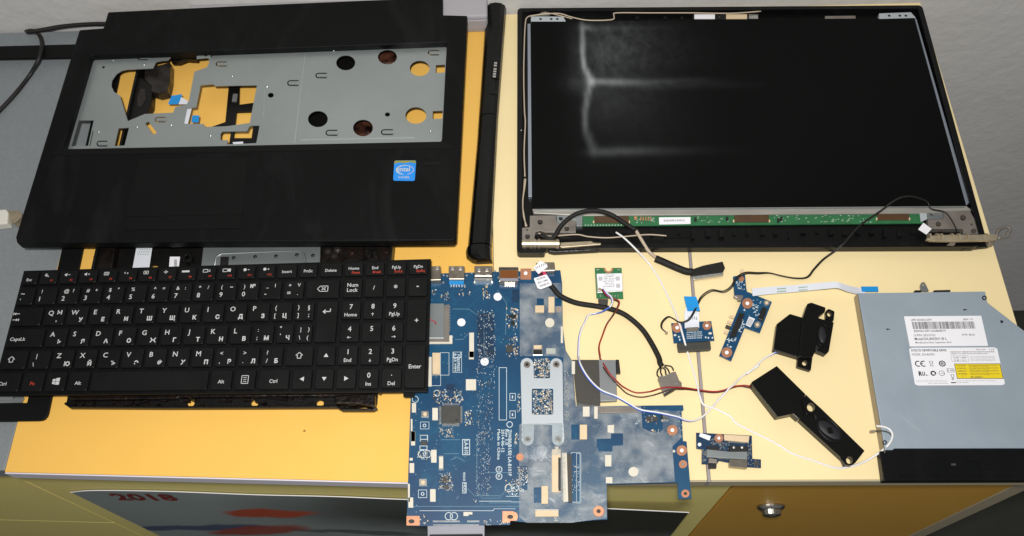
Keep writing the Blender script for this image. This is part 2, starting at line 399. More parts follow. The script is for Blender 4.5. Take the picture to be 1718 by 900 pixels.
# --- orange desk
T = .013
PA, PBk = cross(leftA, leftB, FA, FB), at_y(leftA, leftB, YB)
P1f, P1b = cross(seamA, seamA1, FA, FB), at_y(seamA, seamA1, YB)
def recess(p, d): return (p[0], p[1]+d)
REC = .011
desk = thing('desk', 'orange topped desk with white front edge under the keyboard', 'desk', 400, 780, -.75)
MB().prism([recess(PA, .0012), recess(P1f, .0012), P1b, PBk], -T, 0).build('desktop', 'orange_top', desk)
MB().prism([PA, P1f, recess(P1f, .0011), recess(PA, .0011)], -T-.0003, -.0002).build('edge_band', 'band_white', desk, bevel=.0004)
def ray_plane(px, py, a, b):                           # hit on the upright plane through a, b
    d = ray(px, py); e = Vector((b[0]-a[0], b[1]-a[1])); n = Vector((-e.y, e.x)); n.normalize()
    t = (n.x*(a[0]-CAM.x)+n.y*(a[1]-CAM.y))/(n.x*d.x+n.y*d.y); return CAM+d*t
fa, fb = recess(PA, REC), recess(P1f, REC)
sA = ray_plane(33, 803, fa, fb)
def along(a, b, x): t = (x-a[0])/(b[0]-a[0]); return (x, a[1]+(b[1]-a[1])*t)
def panel(a, b, x0, x1, z0, z1, th=.016): p, r = along(a, b, x0), along(a, b, x1); return MB().prism([p, r, recess(r, th), recess(p, th)], z0, z1)
zsp = ray_plane(100, 875, fa, fb).z
panel(fa, fb, sA.x+.001, fb[0]-.0005, -.74, -T-.001).build('front_panel', 'panel_yellow', desk)
MB().prism([recess(PA, .03), recess(P1f, .03), P1b, PBk], -.75, -T-.001).build('carcass', 'gap', desk)
# --- grey table on the left
gt = thing('table', 'plain grey table at the left edge beside the orange desk', 'table', 10, 500, -.75)
GX = -.95
MB().prism([(GX, PA[1]+.004), (PA[0]-.004, PA[1]+.004), (PBk[0]-.003, YB), (GX, YB)], -.024, -.006).build('tabletop', 'grey_top', gt, bevel=.001)
panel(fa, fb, GX, sA.x-.001, zsp+.0008, -.026).build('drawer_front', 'panel_yellow', gt)
panel(fa, fb, GX, sA.x-.001, -.74, zsp-.0008).build('drawer_front', 'panel_yellow', gt)
MB().prism([(GX, PA[1]+.03), (PA[0]-.004, PA[1]+.03), (PBk[0]-.003, YB), (GX, YB)], -.75, -.0245).build('carcass', 'gap', gt)
# --- cream desk in the middle
Q0f, Q0b = cross(seamA, seamA1, FC, FD), P1b
Q1f, Q1b = cross(seamB, seamB1, FC, FD), at_y(seamB, seamB1, YB)
Q2f, Q2b = cross(rightA, rightB, FC, FD), at_y(rightA, rightB, YB)
g_ = .0013
def sh(p, d): return (p[0]+d, p[1])
cd1 = thing('desk', 'cream topped desk between the orange desk and the lock cupboard', 'desk', 1000, 790, -.75)
MB().prism([recess(sh(Q0f, .0004), .0012), recess(sh(Q1f, -g_), .0012), sh(Q1b, -g_), sh(Q0b, .0004)], -T, 0).build('desktop', 'cream_top', cd1, bevel=.0005)
MB().prism([sh(Q0f, .0004), sh(Q1f, -g_), recess(sh(Q1f, -g_), .0011), recess(sh(Q0f, .0004), .0011)], -T-.0003, -.0002).build('edge_band', 'band_beige', cd1, bevel=.0004)
ca, cb = recess(Q0f, REC), recess(Q2f, REC)
sB = ray_plane(1223, 823, ca, cb); sC = ray_plane(1697, 818, ca, cb)
panel(ca, cb, Q0f[0]+.0005, sB.x-.001, -.74, -T-.001).build('front_panel', 'panel_yellow', cd1, bevel=.0006)
MB().prism([recess(Q0f, .03), recess((sB.x-.001, Q1f[1]), .03), sh(Q1b, -g_), Q0b], -.75, -T-.001).build('carcass', 'gap', cd1)
# --- cream cupboard on the right
cd2 = thing('cupboard', 'cream topped cupboard with orange locked door at the right', 'cupboard', 1500, 790, -.75)
MB().prism([recess(sh(Q1f, g_), .0012), recess(Q2f, .0012), Q2b, sh(Q1b, g_)], -T, 0).build('worktop', 'cream_top', cd2, bevel=.0005)
MB().prism([sh(Q1f, g_), Q2f, recess(Q2f, .0011), recess(sh(Q1f, g_), .0011)], -T-.0003, -.0002).build('edge_band', 'band_beige', cd2, bevel=.0004)
g2 = g_; MB().prism([sh(Q1f, -g_+.0003), sh(Q1f, g_-.0002), sh(Q1b, g_-.0002), sh(Q1b, -g_+.0003)], -T, -.0006).build('joint_strip', 'joint_grey', cd2)
dr = panel(ca, cb, sB.x+.0012, sC.x-.001, -.70, -T-.004).build('door', 'door_orange', cd2, bevel=.0008)
panel(ca, cb, sB.x+.0012, sC.x-.001, -T-.0035, -T-.0015, .012).build('top_rail', 'band_white', cd2)
p_ = along(ca, cb, sC.x)
MB().prism([p_, sh(p_, .017), (Q2b[0]-.02, YB), (Q2b[0]-.037, YB)], -.75, -T-.001).build('side_panel', 'side_brown', cd2, bevel=.0008)
MB().prism([recess((sB.x+.001, Q1f[1]), .03), recess((sC.x-.002, Q2f[1]), .03), (Q2b[0]-.04, YB), sh(Q1b, g_)], -.75, -T-.001).build('carcass', 'gap', cd2)
lk = ray_plane(1293, 848, ca, cb)
m_ = MB(); 
for (r0, y0, r1, y1) in ((.0095, 0, .0095, -.0022), (.0095, -.0022, .0078, -.004), (.0068, -.004, .0062, -.0085), (.0062, -.0085, .004, -.0097)):
    n = 24; b = len(m_.v)
    for r, y in ((r0, y0), (r1, y1)):
        for k in range(n): m_.v.append((lk.x+r*math.cos(2*math.pi*k/n)*1.25, lk.y+y, lk.z+r*math.sin(2*math.pi*k/n)))
    for k in range(n): m_.f.append([b+k, b+(k+1) % n, b+n+(k+1) % n, b+n+k])
    m_.f.append([b+n+k for k in range(n)]); m_.f.append([b+k for k in range(n)])
m_.build('lock', 'chrome', dr, bevel=.0004, solid=True)
# --- calendar poster taped to the desk front
po = thing('poster', 'grey green 2018 calendar poster stuck on the desk front', 'poster', 400, 840, -.2)
def pp(px, py, d=.0): p = ray_plane(px, py, recess(fa, -.0012-d), recess(fb, -.0012-d)); return p
tp = spline([pp(x, y) for x, y in ((118, 826), (150, 823), (210, 823), (300, 825), (430, 830), (560, 833), (685, 838), (800, 840))], 4)
xe = ray_plane(1154, 843, ca, cb)
tp = [p for p in tp if p.x < fb[0]-.05]
e1 = Vector((xe.x, 0, 0))
pts = [(p.x, p.z) for p in tp]+[(xe.x, xe.z)]
def yat(x): 
    if x < fb[0]-.02: return along(recess(fa, -.0012), recess(fb, -.0012), x)[1]
    return min(along(recess(fa, -.0012), recess(fb, -.0012), x)[1], along(recess(ca, -.0014), recess(cb, -.0014), x)[1])
def upright(mb, pts, d, zlow=None):
    n = len(pts); b = len(mb.v)
    for x, z in pts: mb.v.append((x, yat(x)-d, z))
    if zlow is not None:
        for x, z in pts: mb.v.append((x, yat(x)-d, zlow))
        for i in range(n-1): mb.f.append([b+i, b+i+1, b+n+i+1, b+n+i])
    else: mb.f.append([b+i for i in range(n)])
    return mb
def poster_print():
    m = mat('poster_print', '9aa5a3', .38, c2='8b9593', scale=12, amount=.8, detail=6)
    N, L = m.node_tree.nodes, m.node_tree.links; p = N['Principled BSDF']; tc = N['Texture Coordinate']
    wn = N.new('ShaderNodeTexNoise'); wn.inputs['Scale'].default_value = 16; wn.inputs['Detail'].default_value = 3; L.new(tc.outputs['Object'], wn.inputs['Vector'])
    wv = N.new('ShaderNodeVectorMath'); wv.operation = 'MULTIPLY_ADD'; wv.inputs[1].default_value = (.05, .05, .05); L.new(wn.outputs['Color'], wv.inputs[0]); L.new(tc.outputs['Object'], wv.inputs[2])
    po_o = Vector(po['_o'])
    for (px, py, sx, sz, rot, amp, hard, colr) in ((1000, 870, .26, .10, 0, 1.0, 2.2, '2a2c26'), (760, 850, .10, .05, 0, .8, 2, '4c524c'), (330, 885, .075, .016, -.25, .9, 4, '3c4a6c'), (455, 862, .045, .022, -.2, 1.0, 5, 'b04a30'), (430, 890, .06, .022, -.5, .9, 4, '9a3a28'), (600, 893, .06, .010, .1, .7, 3, '33352f')):
        c = pp(px, py)-po_o
        mp = N.new('ShaderNodeMapping'); mp.vector_type = 'TEXTURE'; mp.inputs['Location'].default_value = (c.x+.025, c.y, c.z+.025); mp.inputs['Rotation'].default_value = (0, rot, 0); mp.inputs['Scale'].default_value = (sx, 10, sz)
        L.new(wv.outputs[0], mp.inputs[0]); ln = N.new('ShaderNodeVectorMath'); ln.operation = 'LENGTH'; L.new(mp.outputs[0], ln.inputs[0])
        r = N.new('ShaderNodeMapRange'); r.interpolation_type = 'SMOOTHSTEP'; r.inputs['From Min'].default_value = 1+1/hard; r.inputs['From Max'].default_value = 1-1/hard; r.inputs['To Max'].default_value = amp; L.new(ln.outputs['Value'], r.inputs[0])
        mx = N.new('ShaderNodeMix'); mx.data_type = 'RGBA'; L.new(r.outputs[0], mx.inputs['Factor']); L.new(p.inputs['Base Color'].links[0].from_socket, mx.inputs['A']); mx.inputs['B'].default_value = lin(colr); L.new(mx.outputs['Result'], p.inputs['Base Color'])
poster_print()
upright(MB(), pts, 0, -.42).build('sheet', 'poster_print', po, solid=False)
m_ = MB(); m_.tube([(x, yat(x)-.0002, z) for x, z in pts], .0004, 5); m_.build('paper_edge', 'paper', po)
def ptext(mb, s, p0, p1, ptop, d=.0006, bold=.03):
    a, b_, c = pp(*p0, d), pp(*p1, d), pp(*ptop, d)
    text(mb, s, lambda u, v: tuple(a+(b_-a)*u+Vector((0, 0, (c-a).z*v))), bold)
m_ = MB(); ptext(m_, '2018', (200, 840), (303, 841), (188, 829)); m_.build('lettering', 'poster_red', po, solid=False)
def blob(mb, pxs, d):
    P = [pp(x, y, d) for x, y in rnd(pxs, 12, 5)]; b = len(mb.v); mb.v += [tuple(p) for p in P]; mb.f.append([b+i for i in range(len(P))])
# --- white trunking along the wall behind the orange desk
tr = thing('cable_trunking', 'white plastic cable trunking against the wall behind the black palmrest', 'trunking', 600, 24)
a, b = U(331, 36), U(819, 25)
wbox(MB(), a.x, b.x, YB-.022, YB+.0025, .0005, .022).build('channel', 'trunking', tr, bevel=.002)
wbox(MB(), a.x+.001, b.x-.001, YB-.0235, YB-.0222, .006, .018).build('lid', 'trunking', tr, bevel=.0005)

# ================================================================== LARGE LAPTOP PIECES
# --- screen bezel under the keyboard, far left
ZB = .003
bz = thing('lid_surround', 'black plastic screen bezel frame lying under keyboard and palmrest at far left', 'bezel', 60, 690)
outer = rnd([(-330, 86), (212, 72), (78, 706), (-480, 712)], 14)
inner = [(-300, 104), (177, 95), (45, 676), (-440, 680)]
MB().px(outer, .0004, ZB, [inner]).build('frame', 'bezel_black', bz, bevel=.0007)
m_ = MB(); m_.px([(-20, 669), (40, 668), (36, 676), (-20, 677)], .0005, .0022); m_.px([(0, 666), (22, 666), (22, 672), (0, 672)], .0022, .003)
m_.build('catch_strip', 'grey_tape', bz)

# --- laptop bottom base turned sideways
ZF = .003; ZR = .0165
ba = thing('laptop_base', 'black laptop bottom shell with copper tinted foil, lying under keyboard and palmrest', 'laptop base', 370, 680)
bout = rnd([(240, 74), (672, 66), (655, 420), (634, 655), (632, 660), (600, 661), (106, 668), (163, 408)], 7)
# floor with its openings
ops = [[(256, 92), (386, 88), (384, 142), (378, 205), (300, 232), (262, 236), (236, 206), (246, 196)],
       [(404, 88), (436, 88), (431, 172), (401, 176)], [(397, 188), (428, 187), (422, 232), (392, 232)],
       [(372, 218), (388, 218), (384, 245), (370, 245)],
       ell(320, 677, 6.2, 5.2, 14), ell(427, 677, 6.2, 5.2, 14), ell(537, 677, 6.2, 5.2, 14), ell(259, 452, 9, 7, 14)]
fl = rnd([(243, 74), (670, 66), (654, 430), (632, 682), (600, 684), (110, 682), (166, 430)], 5)
MB().px(fl, .0008, ZF, ops).build('floor', 'base_black', ba)
def wallstrip(pts, th, z0, z1, name, m, parent, bev=.0006):
    P = [U(x, y, z1) for x, y in pts]; L_, R_ = [], []
    for i, p in enumerate(P):
        t = (P[min(i+1, len(P)-1)]-P[max(i-1, 0)]); n = Vector((-t.y, t.x, 0)).normalized()*th/2
        L_.append((p.x+n.x, p.y+n.y)); R_.append((p.x-n.x, p.y-n.y))
    return MB().prism(L_+R_[::-1], z0, z1).build(name, m, parent, bevel=bev)
wallstrip([(240, 74), (164, 408), (108, 662)], .0022, ZF, ZR-.001, 'side_wall', 'base_black', ba)
wallstrip([(672, 66), (657, 408), (634, 655)], .0022, ZF, ZR-.001, 'side_wall', 'base_black', ba)
wallstrip([(108, 676), (116, 682), (280, 683), (565, 682), (574, 687), (626, 687), (632, 684)], .0018, .0006, .0062, 'front_wall', 'base_black', ba)
MB().px([(115, 664), (628, 658), (628, 668), (568, 670), (560, 664.5), (300, 666.5), (296, 669), (118, 671)], ZF, .0085).build('front_ledge', 'foil', ba, bevel=.0008)
MB().px([(560, 664), (629, 660), (629, 683), (600, 678), (562, 677)], ZF, .0105).build('corner_block', 'foil', ba, bevel=.001)
random.seed(3)
m_ = MB()
for i in range(46):
    x = random.uniform(118, 620); y = random.uniform(667, 681); a, b = random.uniform(2, 7), random.uniform(1, 2.2)
    m_.px(rect(x-a, y-b, x+a, y+b), ZF, ZF+random.uniform(.001, .005))
m_.build('ribs', 'foil', ba, kind='stuff')
# what shows between palmrest and keyboard
MB().px([(163, 400), (196, 400), (184, 470), (150, 470)], ZF, .012).build('foil_liner', 'foil', ba, bevel=.001)
MB().px([(343, 395), (538, 391), (536, 470), (334, 475)], ZF+.0005, .009).build('drive_shield', 'steel', ba, bevel=.0006)
wv = W([(358, 460), (362, 432), (372, 426), (500, 421), (510, 426), (513, 445), (512, 460)], .0092)
MB().tube([(x, y, .0091) for x, y in wv], .0009, 6).build('shield_bead', 'steel', ba, smooth=True)
for x, y in ((392, 433), (428, 431), (463, 430), (498, 428), (525, 429)):
    c = U(x, y, .009); MB().dome(c.x, c.y, .009, .0016, .0009, 10).build('screw', 'ic_black', ba, smooth=True)
MB().px([(370, 431), (384, 431), (381, 462), (368, 462)], .009, .0096).build('shield_tab', 'ic_black', ba)
MB().px([(538, 391), (612, 389), (610, 470), (536, 470)], ZF, .0085).build('copper_liner', 'foil', ba, bevel=.0015)
m_ = MB()
for x, y in ((550, 422), (560, 430), (566, 420)):
    c = U(x, y, .0085); m_.dome(c.x, c.y, .0085, .0035, .002, 8, 2)
m_.build('crumpled_foil', 'foil_grey', ba)
MB().px([(612, 389), (656, 388), (654, 470), (608, 470)], ZF, .007).build('corner_liner', 'foil', ba, bevel=.001)
for x, y, r in ((617, 425, 6), (629, 427, 5), (314, 432, 8)):
    m_ = MB(); m_.px(ell(x, y, r), ZF, .0098, [ell(x, y, r*.5)]); m_.build('screw_boss', 'base_black', ba, bevel=.0003)
MB().px([(293-8, 431), (302, 431), (299, 455), (283, 455)], ZF, ZF+.0006).build('label', 'label_white', ba)
m_ = MB()
for i in range(7): m_.px(rect(292, 436+i*2, 297, 437+i*2), ZF+.0006, ZF+.0007)
m_.build('label_print', 'ink', ba)
# pieces that show through the palmrest's openings
MB().px(q(100, 60, 4.5, [(588, 300), (630, 322), (700, 380), (690, 520), (650, 590), (515, 645), (520, 600)]), ZF, .012).build('foil_flap', 'base_black', ba, bevel=.0008)
MB().px(q(100, 60, 4.5, [(585, 470), (610, 400), (645, 405), (650, 480), (620, 540), (590, 530)]), .012, .0124).build('foil_patch', 'foil_grey', ba)
MB().px(q(100, 60, 4.5, [(640, 250), (835, 200), (830, 330), (810, 420), (740, 435), (690, 420), (690, 380), (640, 330)]), ZF, .0135).build('hinge_seat', 'foil_grey', ba, bevel=.001)
MB().px([(285, 82), (331, 86), (331, 100), (312, 99), (300, 104), (287, 104)], .010, .0145).build('port_frame', 'foil', ba, bevel=.0006)
m_ = MB(); m_.px(q(330, 60, 4.5, [(275, 440), (308, 440), (300, 495), (265, 495)]), ZF, .0046); m_.build('tab', 'grey_tape', ba)
for x, y in ((650, 99), (610, 217)):
    c = U(x, y, ZF); o = MB().dome(c.x, c.y, ZF, .0095, .0035, 9, 2).build('copper_stud', 'copper_bright', ba)
# ribbons caught in the base
MB().px([(232, 398), (258, 398), (250, 452), (222, 452)], .0072, .0074).build('flat_ribbon', 'ribbon', ba)
m_ = MB()
for r_ in range(4):
    for c_ in range(5): m_.px(rect(236+c_*4-r_*1.6, 414+r_*4, 238+c_*4-r_*1.6, 416+r_*4), .0074, .00745)
m_.build('ribbon_print', 'ribbon_print', ba)

# --- palmrest (upper case)
ZC0, ZC = .0168, .0262
pr = thing('palmrest', 'black laptop palmrest with bare grey metal keyboard tray and blue sticker', 'palmrest', 400, 400, .017)
cout = [(28, 408), (26, 398), (133, 50), (173, 47), (181, 20), (400, 9.5), (743, -5), (743, 25), (784, 26), (765, 399), (761, 404)]
well = [(152, 93), (749.5, 71), (741, 237), (106, 250)]
MB().px(cout, ZC0, ZC, [rnd(well, 3, 2)]).build('shell', 'case_black', pr, bevel=.0012, seg=3)
# bevelled inner lip along the front of the well
MB().px([(104, 250.5), (742, 237.8), (760, 248), (84, 261)], ZC, ZC+.0003).build('well_lip', 'case_smooth', pr, bevel=.00015)
pq = Quad(*well, .0205)
ZP = .0195
hol = []
c1 = lambda p: q(100, 60, 4.5, p)
c2 = lambda p: q(330, 60, 4.5, p)
hol.append(c1([(846, 132), (1120, 150), (1130, 200), (1112, 240), (1018, 272), (975, 495), (960, 520), (872, 540), (858, 582), (645, 592), (515, 646), (455, 452), (410, 425), (390, 380), (395, 340), (430, 290), (470, 265), (510, 256), (705, 248), (728, 200), (770, 190), (815, 188), (838, 165)]))
hol.append(c1([(1065, 374), (1160, 366)])+c2([(125, 365), (135, 380), (455, 375), (400, 660), (225, 685), (60, 690), (56, 668)])+c1([(937, 665), (960, 550), (1030, 542)]))
hol.append(c2([(180, 742), (195, 725), (380, 722), (396, 690), (412, 680), (475, 680), (450, 812), (228, 822), (236, 790), (180, 790)]))
hol.append(c1([(145, 640), (258, 640), (215, 832), (88, 835)]))
hol.append(c1([(250, 718), (257, 718), (232, 832), (224, 832)]))
hol.append(c1([(445, 700), (525, 695), (490, 830), (415, 833)]))
hol.append(c1([(645, 662), (670, 648), (735, 735), (705, 748)]))
for x, y, rx, ry in ((450, 317, 48, 38), (660, 288, 48, 37), (822, 345, 50, 39), (310, 600, 50, 41), (537, 645, 50, 42), (803, 582, 53, 42), (73, 480, 15, 13), (660, 577, 13, 11), (316, 248, 15, 13)):
    hol.append(B(ell(x, y, rx, ry, 26 if rx > 20 else 12)))
hol.append(c1(ell(330, 238, 11, 10, 10)))
hol.append(B([(904, 328), (950, 326), (948, 366), (903, 368)])); hol.append(B([(888, 560), (938, 558), (936, 598), (887, 600)]))
def hook(x0, y0, x1, y1):                              # U-shaped slot punched round a tab, open to the right
    t = 2.1; y0 -= .4; y1 += .4; ym = (y0+y1)/2; r = (y1-y0)/2; P = []
    for k in range(7): a = math.radians(270-30*k); P.append((x0+r+r*math.cos(a), ym+r*math.sin(a)))
    P = [(x1, y0)]+P+[(x1, y1), (x1, y1-t)]
    for k in range(7): a = math.radians(90+30*k); P.append((x0+r+(r-t)*math.cos(a), ym+(r-t)*math.sin(a)))
    return P+[(x1, y0+t)]
hk = [A([(690, 279), (745, 302)]), A([(1085, 310), (1140, 335)]), A([(485, 710), (540, 738)]), c1([(718, 615), (800, 655)]), B([(155, 405), (213, 433)]), B([(297, 368), (355, 394)]), B([(348, 655), (408, 684)]), B([(627, 652), (688, 680)]), B([(863, 253), (920, 279)])]
for a, b in hk: hol.append(hook(a[0], a[1], b[0], b[1]))
pl_out = [(146, 88), (754, 66), (747, 243), (98, 255)]
tray = MB().px(pl_out, ZP-.0008, ZP, hol).build('keyboard_tray', 'plate', pr)
for a, b in hk:
    m_ = MB(); ym = (a[1]+b[1])/2; m_.px([(a[0]+5, ym-1.6), (b[0]+2, ym-1.8), (b[0]+2, ym+1.8), (a[0]+5, ym+1.6)], ZP, ZP+.0004); m_.build('hook_tab', 'plate', tray, bevel=.0002)
for x, y in A([(497, 665), (690, 640), (862, 630), (1170, 385), (1060, 685), (570, 305), (725, 328)])+B([(878, 660), (390, 258), (55, 437)]):
    c = U(x, y, ZP); MB().dome(c.x, c.y, ZP, .0014 if y > 105 else .0009, .0011, 10).build('rivet', 'rivet', tray, smooth=True)
m_ = MB(); m_.px(B([(222, 703), (795, 690), (795, 695), (222, 709)]), ZP, ZP+.0003)
m_.px(B([(190, 720), (245, 270), (248, 270), (195, 720)]), ZP, ZP+.0002); m_.px(B([(35, 590), (40, 450), (42, 450), (38, 590)]), ZP, ZP+.0002)
m_.build('pressed_seam', 'plate_line', tray)
m_ = MB()
for x, y, w_ in A([(533, 274)])and((178, 92, 8), (441, 80.5, 8), (575, 76, 7), (718, 73, 8)): MB().px(rect(x-w_, y-2.5, x+w_, y+2.2), ZP, ZP+.003).build('latch', 'case_edge', pr)
pass
m_ = MB(); m_.px([(330, 85), (357, 84), (352, 97), (330, 99)], ZP, ZP+.0006); m_.build('lug', 'plate_line', tray)
m_ = MB(); m_.px(ell(345, 92, 3, 2.6, 10), ZP+.0006, ZP+.0012); m_.px([(353, 86), (357, 86), (355, 94), (353, 94)], ZP+.0006, ZP+.002); m_.build('lug_screw', 'ic_black', tray)
# ribbons with blue ends hanging in the tray's openings
def ribbon(name, pts, z, m, parent): return MB().px(pts, z, z+.0003).build(name, m, parent)
ribbon('blue_end', c1([(845, 455), (925, 442), (905, 500), (890, 518), (818, 518)]), .0150, 'blue_tab', pr)
ribbon('flat_ribbon', c1([(912, 460), (970, 495), (960, 518), (898, 518)]), .0148, 'ribbon', pr)
ribbon('flat_ribbon', c1([(955, 550), (998, 546), (968, 666), (935, 668)]), .0178, 'ribbon', pr)
ribbon('blue_end', c1([(1003, 603), (1055, 603), (1048, 655), (994, 655)]), .0150, 'blue_tab', pr)
ribbon('flat_ribbon', c2([(270, 805), (350, 800), (352, 822), (280, 824)]), .0150, 'ribbon', pr)
# touch pad and its key
tq = [(232, 268), (417, 262), (403, 384), (208, 389)]
tp_ = MB().px(rnd([(234, 268), (417, 264), (405, 360), (211, 364)], 2), ZC-.0003, ZC+.00025).build('touch_pad', 'case_smooth', pr, bevel=.0001)
MB().px(rnd([(210.5, 365.5), (404.5, 361.5), (402, 383), (206, 386)], 2), ZC-.0003, ZC+.00045).build('touch_pad_button', 'case_smooth', pr, bevel=.0002)
m_ = MB(); m_.px([(713, 272), (738, 271), (737.5, 277), (712.5, 278)], ZC, ZC+.0003); m_.build('embossed_mark', 'case_edge', pr)
# blue processor sticker
stq = Quad(*q(640, 240, 5, [(108, 149), (291, 147), (279, 319), (98, 317)]), ZC+.0003)
st = MB().prism(stq.poly(rrect(0, 0, 1, 1, .08)), ZC, ZC+.0003).build('sticker', 'sticker_blue', pr, label='bright blue square processor sticker with white lettering')
MB().prism(stq.poly([(.01, .06), (.04, .01), (.96, .01), (.99, .06), (.99, .15), (.7, .09), (.45, .13), (.2, .10), (.01, .17)]), ZC+.0003, ZC+.0004).build('gold_band', 'sticker_gold', st)
m_ = MB(); zt = ZC+.00042
text(m_, 'intel', lambda u, v: (*stq(.22+.52*u, .55-.24*v), zt), .02)
n = 40; b = len(m_.v); 
for k in range(n+1):
    a = math.radians(-70+330*k/n); 
    for rr in (1.0, .86+.07*math.cos(a)):
        m_.v.append((*stq(.51+.41*rr*math.cos(a), .47-.24*rr*math.sin(a)), zt))
for k in range(n): m_.f.append([b+2*k, b+2*k+1, b+2*k+3, b+2*k+2])
text(m_, 'inside', lambda u, v: (*stq(.24+.5*u, .88-.12*v), zt), .01)
m_.build('lettering', 'legend', st, solid=False)

# --- long hinge cover
hc = thing('hinge_cover', 'long glossy black hinge cover strip lying between palmrest and screen', 'hinge cover', 805, 440)
Lp = [(819, -40), (816, 11), (800.5, 240), (785, 416)]; Rp = [(855, -40), (853, 0), (838, 200), (827, 430)]
def bar(stations, prof, name, m, parent, bev=0):
    mb = MB(); k = len(prof)
    for (l, r) in stations:
        a, b_ = U(*l, .004), U(*r, .002)
        for u, z in prof: mb.v.append((a.x+(b_.x-a.x)*u, a.y+(b_.y-a.y)*u, z))
    for i in range(len(stations)-1):
        for j in range(k-1): mb.f.append([i*k+j, i*k+j+1, (i+1)*k+j+1, (i+1)*k+j])
        mb.f.append([i*k+k-1, i*k, (i+1)*k, (i+1)*k+k-1])
    mb.f.append(list(range(k))); mb.f.append([(len(stations)-1)*k+j for j in range(k)])
    return mb.build(name, m, parent, bevel=bev)
def lerp2(P, y):
    for (x0, y0), (x1, y1) in zip(P, P[1:]):
        if y <= y1 or (x1, y1) == P[-1]: return (x0+(x1-x0)*(y-y0)/(y1-y0), y)
prof = [(0, .0008), (0, .005), (.06, .0088), (.2, .0118), (.45, .0128), (.7, .0118), (.88, .0085), (.94, .004), (.94, .0008)]
ys = [-40, 0, 60, 120, 180, 201]
bar([(lerp2(Lp, y), lerp2(Rp, y)) for y in ys], prof, 'strip', 'bar_black', hc)
prof2 = [(0, .0008), (0, .005), (.06, .0084), (.2, .0112), (.45, .0122), (.7, .0114), (.88, .0085), (.94, .004), (.94, .0008)]
bar([(lerp2(Lp, y), lerp2(Rp, y)) for y in (201.6, 240, 300, 360, 416)], prof2, 'strip', 'bar_black', hc)
bar([((783, 417), (827.5, 417)), ((781.5, 424), (828, 424)), ((782.5, 432), (828, 433)), ((792, 439), (828, 440)), ((800, 441), (828, 441.5))], [(u, z*.92) for u, z in prof2], 'end_cap', 'bar_black', hc)
cqz = .0125
pk = MB().px([(826, 101), (840, 102), (838, 132), (824, 131)], .011, .0130).build('contact_block', 'case_edge', hc, bevel=.0003)
for i in range(6):
    y = 104.5+i*4.2 + (1.6 if i > 1 else 0); MB().px(rect(829-i*.45, y, 834-i*.45, y+2.6), .0130, .0134).build('contact', 'tin', pk)
MB().px([(818, 152), (834, 151), (834, 156), (826, 158), (818, 156)], .0122, .0131).build('clip', 'bar_black', hc, bevel=.0003)

# --- screen assembly
ZS0, ZL, ZRIM = .002, .0062, .0085
sc = thing('screen_assembly', 'laptop lid with dark screen panel, reflections painted on, and green circuit strip', 'screen', 1250, 415)
lo_ = rnd([(868, 14), (1547, 9), (1654, 398), (1640, 414), (915, 417), (914, 425), (867, 425)], 7)
lo_in = [(876, 19.5), (1540, 14.5), (1642, 392), (1634, 407), (912, 411), (876, 411)]
MB().px(lo_, .0005, ZRIM, [lo_in], zr=ZRIM).build('lid_rim', 'odd_black', sc, bevel=.0008)
MB().px([(872, 18), (1544, 13), (1649, 396), (1637, 410), (872, 414)], .0004, ZS0).build('lid_floor', 'case_edge', sc)
off = Vector(sc['_o'])
def so(x, y): p = U(x, y, ZL)-off; return p.x, p.y
parts = []  # streaks and haze of reflected light, painted into the panel colour
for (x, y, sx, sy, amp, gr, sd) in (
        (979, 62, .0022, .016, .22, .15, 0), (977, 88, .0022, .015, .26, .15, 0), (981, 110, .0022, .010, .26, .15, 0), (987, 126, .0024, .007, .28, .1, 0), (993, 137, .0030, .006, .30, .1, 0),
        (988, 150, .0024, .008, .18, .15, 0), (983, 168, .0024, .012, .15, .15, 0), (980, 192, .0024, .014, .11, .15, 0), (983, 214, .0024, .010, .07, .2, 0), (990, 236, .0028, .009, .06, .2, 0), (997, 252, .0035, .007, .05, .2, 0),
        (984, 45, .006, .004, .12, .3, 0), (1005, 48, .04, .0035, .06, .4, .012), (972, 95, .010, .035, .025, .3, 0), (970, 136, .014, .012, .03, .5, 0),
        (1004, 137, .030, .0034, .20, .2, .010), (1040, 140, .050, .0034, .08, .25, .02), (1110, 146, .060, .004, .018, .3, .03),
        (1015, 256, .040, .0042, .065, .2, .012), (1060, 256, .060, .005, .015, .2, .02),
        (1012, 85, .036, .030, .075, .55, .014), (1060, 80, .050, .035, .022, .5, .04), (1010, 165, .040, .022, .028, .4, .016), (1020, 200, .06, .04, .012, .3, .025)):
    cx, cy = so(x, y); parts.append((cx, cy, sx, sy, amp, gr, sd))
painted_reflections('screen_black', parts)
pn = MB().px([(891, 36.5), (1534, 30.5), (1621, 345), (893, 350)], ZS0, ZL).build('screen_panel', 'screen_black', sc, bevel=.0002, label='matt black display panel with whitish reflections painted on its left side')
MB().px([(885, 40), (890, 40), (892.4, 330), (886.4, 330)], ZS0, ZL+.0002).build('side_channel', 'edge_blue', pn, bevel=.0002)
MB().px([(1534.6, 30), (1538, 33), (1626, 340), (1621.6, 345)], ZS0, ZL+.0002).build('side_channel', 'edge_blue', pn, bevel=.0002)
MB().px([(893, 350.6), (1621, 345.6), (1630, 352), (1627, 357.5), (1430, 359), (975, 362), (895, 358)], ZS0, ZL-.0004).build('lower_channel', 'screen_bar', pn, bevel=.0004)
m_ = MB(); m_.px([(900, 351.5), (1618, 346.5), (1619, 348), (900, 353)], ZL-.0004, ZL+.0004); m_.build('channel_ridge', 'steel', pn)
gp = MB().px([(978, 362), (1545, 358.5), (1549, 375), (978, 380)], ZS0+.001, .0042).build('circuit_strip', 'green_pcb', sc)
